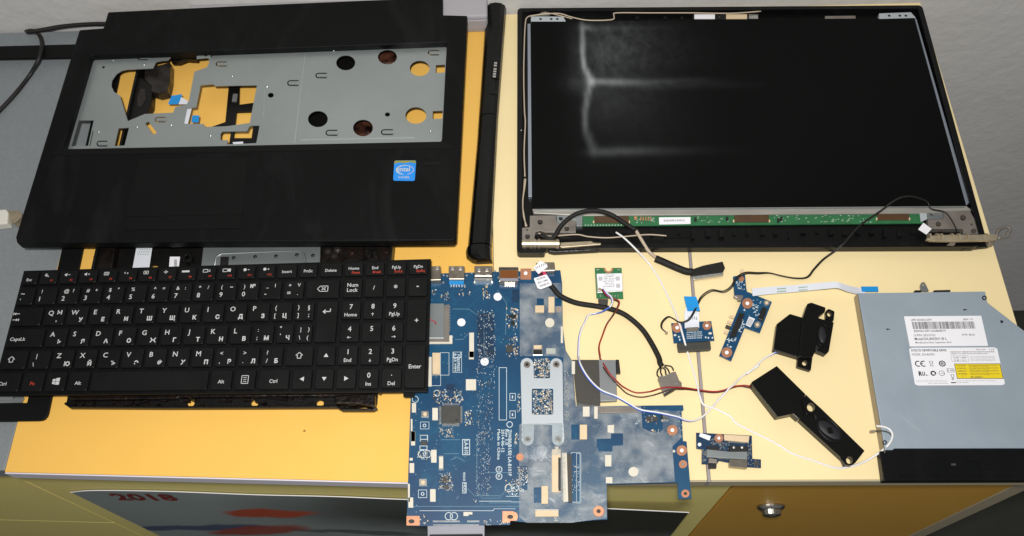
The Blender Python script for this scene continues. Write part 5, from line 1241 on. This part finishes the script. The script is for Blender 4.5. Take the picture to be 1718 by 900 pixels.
# --- optical drive
od = thing('optical_drive', 'flat grey optical disc drive with white labels and black front', 'optical drive', 1600, 800)
ZO = .0098
xr = 1760
body = [(1440, 492), (1653, 489), (1657, 508), (1705, 545), (xr, 587), (1810, 752), (1500, 752.5), (1499, 755), (1485, 755)]
MB().px(body, .0012, ZO).build('top_cover', 'odd_top', od, bevel=.0005)
side = MB(); a, b_, = U(1440, 492, ZO), U(1485, 755, ZO)
side.prism([(a.x-.0006, a.y), (b_.x-.0006, b_.y-.002), (b_.x, b_.y-.002), (a.x, a.y)], .0010, ZO-.0006); side.build('side_wall', 'odd_side', od)
MB().px([(1476, 757), (1499, 755.5), (1500, 753), (1812, 752.6), (1835, 806), (1483, 807)], .0012, ZO-.0012).build('tray_front', 'odd_black', od, bevel=.0006)
MB().px([(1500, 757), (1812, 756), (1830, 798), (1504, 799)], ZO-.0012, ZO-.0008, ).build('tray_panel', 'odd_black', od, bevel=.0003)
L3 = lambda p: q(1290, 600, 3, p)
MB().px(L3([(1010, 480), (1240, 478), (1250, 560), (1060, 565), (1070, 530), (1005, 510)]), ZO-.0008, ZO-.0004).build('tray_rib', 'case_edge', od, bevel=.0003)
MB().px(L3([(918, 534), (942, 534), (942, 544), (918, 544)]), ZO-.0008, ZO-.0004).build('eject_button', 'dark_sheet', od)
H3 = lambda p: q(1290, 300, 3, p)
lugm = MB(); lugm.px(H3([(765, 566), (762, 535), (770, 521), (783, 521), (792, 535), (806, 566)]), .006, .0072, [H3(ell(779, 533, 6, 5, 10))]); lugm.build('screw_lug', 'steel', od, bevel=.0002)
MB().px(H3([(832, 562), (914, 560), (914, 568), (832, 570)]), .004, .0085).build('socket', 'ic_black', od)
MB().px(H3([(735, 562), (768, 562), (768, 568), (735, 568)]), .004, .008).build('socket', 'ic_black', od)
for (x, y, r) in (H3([(1085, 600)])[0]+(4,), H3([(1173, 720)])[0]+(2.2,), L3([(583, 428)])[0]+(4,)):
    o = MB().px(ell(x, y, r, r*.95, 14), ZO, ZO+.0003, [ell(x, y, r*.5, None, 10)] if r > 3 else ()).build('screw', 'ic_black', od)
for P in ([(980, 655), (1002, 660), (980, 664)], [(592, 754), (613, 758), (592, 762)], [(1165, 712), (1180, 718), (1168, 728)]): MB().px(H3(P), ZO, ZO+.0002).build('punched_mark', 'ic_black', od)
m_ = MB(); m_.px(L3([(655, 288), (778, 385), (779, 387), (655, 290)]), ZO, ZO+.00005); m_.build('scratch', 'bracket', od)
f5 = lambda p: q(1500, 520, 6.43, p)
zl = ZO+.0002
l1 = MB().px(f5([(108, 71), (940, 65), (1015, 389), (170, 396)]), ZO, zl).build('label', 'label_white', od, label='white rectangular label with barcode')
q1 = Quad(*f5([(108, 71), (940, 65), (1015, 389), (170, 396)]), zl)
def ltext(mb, qd, s, u0, u1, v0, v1, bold=.01): text(mb, s, lambda u, v: (*qd(u0+(u1-u0)*u, v0-(v0-v1)*v), zl+.00008), bold)
m_ = MB()
ltext(m_, q1, 'LIPN 5DX0G12397', .08, .35, .16, .09); ltext(m_, q1, 'REV: V1', .76, .88, .15, .09); ltext(m_, q1, '8SSDX0G12397C1DG4B400DT9', .09, .50, .53, .46)
ltext(m_, q1, 'LI P/N: 25215151', .08, .35, .67, .60); ltext(m_, q1, 'F/W: BL61', .70, .86, .66, .60); ltext(m_, q1, 'Model:DA-8A5SH11B L', .08, .49, .80, .71); ltext(m_, q1, 'Manufactured Date: September 2014', .08, .54, .92, .85)
random.seed(42); x = .085
while x < .885:
    w_ = random.choice((.003, .003, .005, .008)); m_.prism(q1.poly([(x, .19), (x+w_, .19), (x+w_+.0, .43), (x+.0, .43)]), zl, zl+.00006); x += w_+random.choice((.003, .004, .007))
m_.build('label_print', 'ink', l1, solid=False)
q2c = f5([(160, 410), (1110, 406), (1200, 812), (228, 817)]); q2 = Quad(*q2c, zl)
l2 = MB().prism(q2.poly(rrect(0, 0, 1, 1, .05)), ZO, zl).build('label', 'label_white', od, label='white rounded label with yellow warning box and marks')
m_ = MB()
ltext(m_, q2, 'DVD/CD REWRITABLE DRIVE', .02, .42, .105, .04, .02); ltext(m_, q2, 'MODEL: DA-8A5SH', .02, .275, .215, .15, .0); ltext(m_, q2, 'DC 5V   1.3A', .76, .97, .075, .04)
for r_ in range(2): ltext(m_, q2, 'THIS PRODUCT COMPLIES WITH FDA RADIATION STANDARDS' if not r_ else 'SUBJECT TO LASER NOTICE 50 JUNE 24 2007', .46, .96 if not r_ else .88, .135+r_*.05, .105+r_*.05, .02)
for r_ in range(4): ltext(m_, q2, 'Product is in conformity with performance standards for laser', .67, .95, .26+r_*.035, .235+r_*.035, .0)
m_.prism(q2.poly([(.46, .22), (.65, .22), (.65, .38), (.46, .38)]), zl, zl+.00006, [q2.poly([(.462, .225), (.648, .225), (.648, .375), (.462, .375)])])
ltext(m_, q2, 'HITACHI-LG'[:0] or 'CLASS 1 LASER', .48, .63, .29, .25); ltext(m_, q2, 'R  M  +  R  S', .49, .62, .36, .32, .02)
for r_ in range(2): ltext(m_, q2, 'Complies with 21 CFR 1040.10 and 1040.11 except for deviations pursuant', .02, .36, .885+r_*.035, .865+r_*.035, 0)
ltext(m_, q2, 'Made in China  Product of PLDS', .15, .37, .96, .935, 0); ltext(m_, q2, 'Philips & Lite-On Digital Solutions Corp'[:0] or 'Caution: Class 3B laser radiation when open, avoid exposure', .46, .91, .90, .875, 0); ltext(m_, q2, 'to the beam', .46, .60, .94, .915, 0)
m_.build('label_print', 'ink', l2, solid=False)
m_ = MB()
def arc(mb, qd, u, v, r, a0, a1, t, asp=2.1, n=20):
    b = len(mb.v)
    for i in range(n+1):
        a = math.radians(a0+(a1-a0)*i/n)
        for rr in (r, r-t): mb.v.append((*qd(u+rr*math.cos(a), v-rr*asp*math.sin(a)), zl+.00008))
    for i in range(n): mb.f.append([b+2*i, b+2*i+1, b+2*i+3, b+2*i+2])
arc(m_, q2, .075, .43, .038, 60, 300, .012); arc(m_, q2, .135, .43, .038, 60, 300, .012)
m_.prism(q2.poly([(.10, .42), (.13, .42), (.13, .44), (.10, .44)]), zl, zl+.00008)
arc(m_, q2, .345, .43, .038, 0, 360, .012); ltext(m_, q2, '®', .325, .365, .47, .39, .02)
ltext(m_, q2, 'R', .06, .10, .75, .63, .05); ltext(m_, q2, 'U', .10, .13, .75, .64, .05); ltext(m_, q2, '®us', .135, .165, .75, .71, .02)
arc(m_, q2, .225, .685, .032, -40, 300, .016); arc(m_, q2, .32, .685, .033, 0, 360, .005); m_.prism(q2.poly([(.31, .68), (.35, .68), (.35, .69), (.31, .69)]), zl, zl+.00008)
m_.prism(q2.poly([(.40, .92), (.455, .92), (.46, .945), (.405, .945)]), zl, zl+.00008)
m_.prism(q2.poly([(.20, .36), (.245, .36), (.238, .44), (.207, .44)]), zl, zl+.00006, [q2.poly([(.206, .367), (.239, .367), (.233, .433), (.212, .433)])]); m_.prism(q2.poly([(.205, .46), (.24, .46), (.24, .50), (.205, .50)]), zl, zl+.00006, [q2.poly([(.21, .466), (.235, .466), (.235, .494), (.21, .494)])])
m_.prism(q2.poly([(.385, .56), (.465, .56), (.465, .66), (.385, .66)]), zl, zl+.00006, [q2.poly([(.389, .567), (.461, .567), (.461, .653), (.389, .653)])]); ltext(m_, q2, 'E 108', .395, .455, .63, .59)
m_.prism(q2.poly([(.415, .72), (.455, .72), (.448, .80), (.422, .80)]), zl, zl+.00006, [q2.poly([(.42, .73), (.45, .73), (.444, .79), (.426, .79)])]); arc(m_, q2, .43, .84, .012, 0, 360, .006)
m_.build('marks', 'ink_dark', l2, solid=False)
qy = Quad(*f5([(648, 582), (1145, 580), (1183, 745), (680, 745)]), zl+.0001)
yb = MB().prism(qy.poly([(0, 0), (1, 0), (1, 1), (0, 1)]), zl, zl+.0001).build('warning_box', 'label_yellow', l2)
m_ = MB(); zl += .0001
m_.prism(qy.poly([(0, 0), (1, 0), (1, 1), (0, 1)]), zl, zl+.00006, [qy.poly([(.012, .035), (.985, .035), (.985, .965), (.012, .965)])])
for i, (a_, b__) in enumerate((('CAUTION', 'CLASS 3B VISIBLE AND INVISIBLE LASER RADIATION WHEN OPEN'), ('ATTENTION', 'RAYONNEMENT LASER VISIBLE ET INVISIBLE DE CLASSE 3B'), ('VORSICHT', 'KLASSE 3B SICHTBARE UND UNSICHTBARE LASERSTRAHLUNG'), ('ADVARSEL', 'KLASSE 3B SYNLIG OG USYNLIG LASERSTRÅLING VED ÅBNING'))):
    ltext(m_, qy, a_, .04, .24, .17+i*.18, .09+i*.18, .02)
    ltext(m_, qy, b__, .30, .93, .14+i*.18, .09+i*.18, .02); ltext(m_, qy, 'AVOID EXPOSURE TO THE BEAM', .30, .72, .21+i*.18, .17+i*.18, .01)
ltext(m_, qy, '!  *', .12, .22, .88, .78, .03); ltext(m_, qy, 'IEC 60825-1', .30, .56, .93, .85, .04)
m_.build('warning_print', 'ink', l2, solid=False); zl -= .0001

# --- speakers
f6s = lambda p: q(1240, 490, 6, p)
s1 = thing('speaker', 'boxy black laptop speaker near the optical drive, blue wire attached', 'speaker', 1345, 610)
MB().px(rnd(f6s([(380, 322), (512, 220), (640, 258), (655, 300), (640, 660), (590, 655), (345, 582)]), 1.2, 2), .0006, .0068).build('chamber', 'speaker', s1, bevel=.0007)
MB().px(rnd(f6s([(640, 258), (688, 118), (728, 106), (872, 156), (868, 195), (800, 250), (770, 590), (740, 660), (640, 660), (600, 650)]), 1.2, 2), .0006, .0085).build('housing', 'speaker', s1, bevel=.0007)
MB().px(rnd(f6s([(770, 255), (955, 305), (905, 600), (868, 632), (768, 592)]), 1.2, 2), .0006, .0062).build('driver_frame', 'speaker', s1, bevel=.0005)
MB().px(f6s(ell(838, 430, 52, 112, 24, .12)), .0062, .0068, [f6s(ell(838, 430, 42, 98, 24, .12))]).build('surround', 'case_edge', s1, bevel=.0002)
c = U(*f6s([(838, 430)])[0], .0062); mdo = MB().dome(c.x, c.y, .0060, .0034, .0012, 20, 4); mdo.v = [(c.x+(x-c.x)*.95+(y-c.y)*.18, c.y+(y-c.y)*2.1, z) for x, y, z in mdo.v]; mdo.build('cone', 'cone', s1, smooth=True)
MB().px(f6s(rnd([(872, 190), (900, 170), (962, 196), (952, 290), (935, 300), (872, 262)], 14)), .0006, .0045, [f6s(ell(908, 222, 22, 26, 14))]).build('ear', 'speaker', s1, bevel=.0004)
MB().px(f6s(rnd([(590, 655), (740, 655), (722, 795), (582, 752)], 14)), .0006, .0045, [f6s(ell(660, 717, 24, 26, 14, .5))]).build('ear', 'speaker', s1, bevel=.0004)
m_ = MB(); m_.px(f6s([(380, 385), (620, 470), (618, 478), (378, 393)]), .0068, .0071); m_.build('seam', 'speaker', s1)
m_ = MB(); m_.px(f6s([(722, 545), (760, 515), (805, 560), (795, 580), (740, 585)]), .0062, .0078); m_.build('solder_tab', 'cone', s1, bevel=.0003)
s2 = thing('speaker', 'long black laptop speaker lying diagonally, red wire attached', 'speaker', 1370, 750)
MB().px(rnd(L3([(40, 42), (186, 186), (160, 225), (178, 285), (150, 310), (120, 283), (42, 300), (-90, 130), (-85, 122)]), 1, 2), .0006, .0090).build('chamber', 'speaker', s2, bevel=.0007)
MB().px(rnd(L3([(187, 187), (208, 208), (262, 256), (482, 470), (434, 532), (415, 544), (385, 540), (372, 512), (152, 312), (179, 286), (162, 226)]), 1, 2), .0006, .0068, [L3(ell(212, 250, 20, 22, 14)), L3(ell(406, 517, 17, 19, 14))]).build('housing', 'speaker', s2, bevel=.0006)
MB().px(L3(rnd([(168, 222), (205, 220), (262, 256), (240, 290), (190, 285)], 10)), .0068, .0078, [L3(ell(212, 250, 20, 22, 14))]).build('ear', 'speaker', s2, bevel=.0003)
MB().px(L3(rnd([(380, 495), (440, 490), (445, 520), (415, 545), (385, 540), (355, 505)], 10)), .0068, .0074, [L3(ell(406, 517, 17, 19, 14))]).build('ear', 'speaker', s2, bevel=.0003)
MB().px(L3(ell(306, 362, 84, 46, 26, .78)), .0068, .0076, [L3(ell(306, 362, 70, 36, 26, .78))]).build('surround', 'case_edge', s2, bevel=.0002)
c = U(*L3([(306, 365)])[0], .0068); mdo = MB().dome(0, 0, .0066, .0034, .0012, 20, 4); ca_, sa_ = math.cos(-.74), math.sin(-.74)
mdo.v = [(c.x+x*2.9*ca_-y*1.5*sa_, c.y+x*2.9*sa_+y*1.5*ca_, z) for x, y, z in mdo.v]; mdo.build('cone', 'cone', s2, smooth=True)
MB().px(L3([(292, 350), (318, 352), (326, 380), (300, 384)]), .0072, .0084).build('dust_cap', 'speaker', s2, bevel=.0004)
m_ = MB(); m_.px(L3([(228, 290), (250, 275), (262, 300), (240, 310)]), .0068, .0084); m_.build('clip', 'speaker', s2, bevel=.0003)

# ================================================================== CABLES
def gp3(*P): return [((860+p[0]/3, 300+p[1]/3)+tuple(p[2:])) for p in P]
def kp3(*P): return [((860+p[0]/3, 600+p[1]/3)+tuple(p[2:])) for p in P]
lv = thing('display_cable', 'thick black display cable arching from the left hinge to a silver plug', 'cable', 1050, 400)
m_ = MB(); wire(m_, gp3((140, 285, .010), (185, 302, .011), (212, 290, .012), (235, 250, .014), (268, 212, .016), (320, 178, .018), (385, 162, .019), (450, 166, .018), (505, 186, .016), (560, 222, .013), (622, 260, .010)), .0019); m_.build('sleeve', 'sheath', lv, smooth=True)
m_ = MB(); wire(m_, gp3((618, 257, .010), (650, 310, .009), (685, 365, .007), (722, 398, .004)), .0014); m_.build('wire_bundle', 'wire_tan', lv, smooth=True)
m_ = MB(); wire(m_, gp3((718, 402, .0035), (760, 420, .003), (810, 442, .003), (870, 466, .003), (905, 470, .003)), .0030, n=10); m_.build('tape_wrap', 'sheath', lv, smooth=True)
MB().px(gp3((895, 458), (960, 436), (1058, 416), (1070, 448), (1060, 470), (905, 490)), .0008, .0045).build('plug_wrap', 'sheath', lv, bevel=.0006)
pl = MB().px(gp3((905, 488), (1060, 466), (1062, 485), (912, 508)), .0008, .0036).build('plug', 'tin', lv, bevel=.0003)
m_ = MB()
for i in range(22): a = 918+i*6.4; b = 506-i*.9; m_.px(gp3((a, b), (a+3, b), (a+4, b+12), (a+1, b+12)), .0008, .0012)
m_.build('contacts', 'nylon', pl, kind='stuff')

wa = thing('antenna_wire', 'long thin white antenna wire looping down over the desks to the drive', 'wire', 1150, 560)
m_ = MB(); wire(m_, gp3((520, 270, .0095), (560, 298, .010), (620, 355, .0085), (690, 432, .003), (740, 510, .0012), (780, 590, .002), (815, 665, .004), (840, 730, .0062), (860, 800, .0062), (885, 890, .002))+kp3((925, 120, .0018), (940, 190, .0024), (962, 238, .0014), (1020, 258, .0008), (1100, 300, .0008), (1130, 335, .0008), (1290, 415, .0007))+[(x, y, z) for (x, y), z in zip(L3([(60, 448), (120, 485), (230, 522), (330, 555), (400, 552), (480, 526), (555, 480), (605, 435), (622, 395), (610, 365), (580, 350), (540, 345)]), (.0007, .0007, .0007, .001, .001, .002, .006, .0105, .0108, .0108, .0106, .0100))], .0008)
m_.build('insulation', 'wire_white', wa, smooth=True)
m_ = MB(); wire(m_, [(x, y, z) for (x, y), z in zip(L3([(622, 400), (605, 380), (570, 370), (515, 372)]), (.0102, .0104, .0100, .0085))], .0005); m_.build('plug_lead', 'ic', wa, smooth=True)
MB().px(L3([(512, 366), (535, 364), (537, 376), (514, 378)]), .0075, .0095).build('plug', 'barrel', wa)

def hp3(*P): return [((1290+p[0]/3, 300+p[1]/3)+tuple(p[2:])) for p in P]
bw = thing('antenna_wire', 'thin black twin wire running from the right hinge across the cream desk', 'wire', 1350, 465)
base_pts = hp3((950, 268, .010), (920, 210, .010), (885, 168, .010), (815, 150, .010), (792, 112, .012), (710, 88, .018), (640, 104, .018), (560, 162, .014), (460, 232, .011), (380, 320, .010), (330, 362, .006), (270, 407, .002), (225, 455, .001), (190, 495, .001), (130, 500, .001), (60, 488, .001), (0, 474, .001))+gp3((1230, 473, .002), (1170, 472, .0055), (1125, 498, .0058), (1100, 540, .005), (1060, 566, .001), (1000, 560, .001), (950, 592, .002), (925, 640, .009), (905, 680, .0105), (880, 712, .009), (840, 722, .0075), (805, 702, .004), (780, 695, .001), (752, 720, .001), (748, 750, .001), (775, 776, .001))
for k, d in ((0, (0, 0)), (1, (1.4, 2.2))):
    m_ = MB(); wire(m_, [(x+d[0]*(1 if i > 8 else .5), y+d[1]*(1 if 16 < i < 24 else .45), z+.0004*k) for i, (x, y, z) in enumerate(base_pts)], .0005); m_.build('strand', 'wire_black', bw, smooth=True)
p = gp3((775, 776))[0]; MB().px(ell(p[0], p[1], 2.6, 2.2, 10), .0004, .002).build('plug', 'barrel', bw)

dc = thing('power_cable', 'black power jack cable with white tags and small steel plug', 'cable', 1000, 560)
m_ = MB(); wire(m_, gp3((180, 525, .0110), (205, 552, .0100), (240, 590, .0085), (320, 625, .005), (430, 643, .0042), (500, 658, .004), (560, 682, .003), (615, 722, .0026), (660, 768, .0024), (700, 830, .0024), (735, 898, .0026))+kp3((742, 28, .0030), (752, 44, .0030)), .0022); m_.build('sleeve', 'sheath', dc, smooth=True)
f11 = lambda *P: [((1090+p[0]/11.25, 600+p[1]/11.25)+tuple(p[2:])) for p in P]
for a in ([(200, 180), (150, 250), (140, 320), (170, 375)], [(220, 190), (205, 260), (225, 330), (240, 350)], [(240, 190), (290, 230), (300, 280), (310, 330)], [(270, 170), (330, 210), (360, 260), (375, 310)], [(280, 150), (390, 165), (430, 200), (450, 250)]):
    m_ = MB(); wire(m_, [(x, y, .003) for x, y in f11(*a)], .0006); m_.build('strand', 'wire_black', dc, smooth=True)
jk = MB().px(f11((155, 385), (200, 350), (270, 350), (420, 275), (490, 260), (560, 430), (605, 470), (610, 560), (380, 630), (290, 690), (260, 660)), .0006, .0052).build('plug', 'steel_dark', dc, bevel=.0006)
MB().px(f11((285, 352), (370, 318), (378, 328), (290, 368)), .0052, .0056).build('plug_clip', 'tin', jk)
MB().px(f11((270, 690), (390, 625), (480, 605), (290, 716)), .0006, .0048).build('plug_lip', 'ic_black', jk)
MB().px(f11((490, 490), (525, 480), (535, 500), (500, 510)), .0052, .0058).build('plug_pin', 'tin', jk)
t1 = MB().px(gp3((105, 450), (140, 412), (172, 430), (176, 445), (130, 480)), .0112, .0116).build('tag', 'label_white', dc)
MB().px(gp3((130, 478), (160, 462), (170, 478), (170, 492), (140, 492)), .0100, .0110).build('wire_end', 'pink', dc)
MB().px(gp3((132, 480), (150, 470), (155, 482), (140, 488)), .0105, .0113).build('wire_end', 'ic_black', dc)
t2 = MB().px(rnd(gp3((106, 502), (170, 482), (195, 520), (198, 535), (140, 558), (125, 550)), 1.5, 2), .0132, .0136).build('tag', 'label_white', dc)
m_ = MB()
for s, a, b in (('DC30100', (124, 512), (166, 500)), ('RO-1384', (130, 530), (178, 514)), ('ZIWB2 R1', (138, 547), (186, 530))): text_px(m_, s, *gp3(a, b), 3.6, .01366, .02)
m_.build('tag_print', 'ink', t2, solid=False)
m_ = MB()
for i in range(6): a = gp3((118+i*9, 452-i*4))[0]; m_.px(rect(a[0]-.5, a[1]-3, a[0]+.5, a[1]+1), .0116, .01166)
m_.build('tag_print', 'ink', t1)

bl = thing('speaker_wire', 'blue and white speaker wire curving over the motherboard to the boxy speaker', 'wire', 1000, 670)
P0 = [(x, y, z) for (x, y), z in zip(g3((806, 296), (835, 335), (868, 365), (882, 400), (866, 448), (800, 492), (735, 512), (672, 526), (640, 590), (610, 650), (588, 740), (582, 890)), (.0055, .0055, .006, .007, .0085, .004, .001, .001, .001, .001, .001, .001))]
P1 = kp3((330, 0, .002), (338, 35, .0085), (365, 85, .009), (400, 130, .009), (440, 165, .009), (480, 183, .009), (520, 198, .008), (580, 232, .008), (640, 265, .0095), (740, 282, .0092), (830, 302, .0085), (862, 316, .006), (900, 321, .003), (945, 306, .001), (985, 270, .001), (1030, 222, .001), (1070, 178, .003), (1085, 160, .004), (1110, 140, .003), (1140, 108, .001), (1180, 78, .001), (1240, 40, .001))
P2 = [(x, y, z) for (x, y), z in zip(f6s([(70, 830), (140, 775), (240, 680), (330, 630), (395, 598)]), (.001, .001, .001, .002, .0045))]
for k, m__ in ((0, 'wire_blue'), (1, 'wire_white')):
    m_ = MB(); wire(m_, [(x+(1.1*k), y-.9*k, z+.0003*k) for i, (x, y, z) in enumerate(P0+P1+P2)], .00066); m_.build('strand', m__, bl, smooth=True)
rd = thing('speaker_wire', 'red and dark brown speaker wire leading to the long diagonal speaker', 'wire', 1050, 650)
P0 = [(x, y, z) for (x, y), z in zip(g3((800, 294), (830, 345), (890, 375), (945, 402), (934, 452), (893, 525), (838, 605), (800, 700), (768, 800), (778, 890)), (.0052, .006, .006, .007, .0085, .003, .001, .001, .001, .001))]
P1 = kp3((440, 2, .001), (465, 45, .008), (492, 85, .008), (530, 125, .006), (560, 150, .003), (620, 177, .002), (690, 172, .003), (735, 158, .0062), (780, 150, .0068), (850, 152, .0062), (890, 156, .003), (1000, 172, .0014), (1060, 166, .0014), (1110, 148, .0016), (1150, 142, .0016), (1180, 142, .002), (1206, 150, .004))
m_ = MB(); wire(m_, P0+P1, .00062); m_.build('strand', 'wire_red', rd, smooth=True)
P0b = [(x-.9+.5*math.sin(i), y+1.2, z) for i, (x, y, z) in enumerate(P0)]
P1b = kp3((445, 30, .004), (470, 70, .0078), (500, 108, .0078), (540, 150, .004), (580, 184, .001), (640, 200, .001), (700, 192, .001), (745, 178, .005), (800, 160, .0064), (850, 160, .0060), (890, 162, .003), (1000, 177, .001), (1060, 171, .001), (1110, 152, .001), (1150, 146, .001), (1206, 156, .003))
m_ = MB(); wire(m_, P0b+P1b, .00055); m_.build('strand', 'wire_brown', rd, smooth=True)

# --- cables at the left
lc_ = thing('cable', 'thin black cable looping on the grey table at the upper left', 'cable', 60, 120)
m_ = MB(); wire(m_, [(x, y, z) for (x, y), z in zip(A([(-60, 620), (0, 556), (80, 470), (150, 380), (190, 310), (208, 260), (210, 215), (198, 178), (170, 157), (140, 158), (128, 165)]), (-.004, -.004, -.004, -.004, .004, .0055, .003, -.003, -.004, -.004, -.0042))], .0019); m_.build('sleeve', 'rubber', lc_, smooth=True)
m_ = MB(); wire(m_, [(x, y, .002) for x, y in A([(140, 162), (200, 154), (300, 136), (400, 126), (480, 122), (540, 122)])], .002); m_.build('sleeve', 'rubber', lc_, smooth=True)
us = thing('usb_plug', 'white plug with bare metal end beside the palmrest at the left edge', 'plug', 15, 370)
E3 = lambda *P: q(0, 300, 3, list(P))
MB().px(E3((-60, 160), (30, 152), (40, 170), (36, 225), (-60, 236)), -.0055, .0035).build('grip', 'plug_white', us, bevel=.0012)
MB().px(E3((40, 162), (92, 158), (110, 175), (108, 190), (70, 226), (38, 200)), -.005, .002).build('metal_shell', 'barrel', us, bevel=.0005)
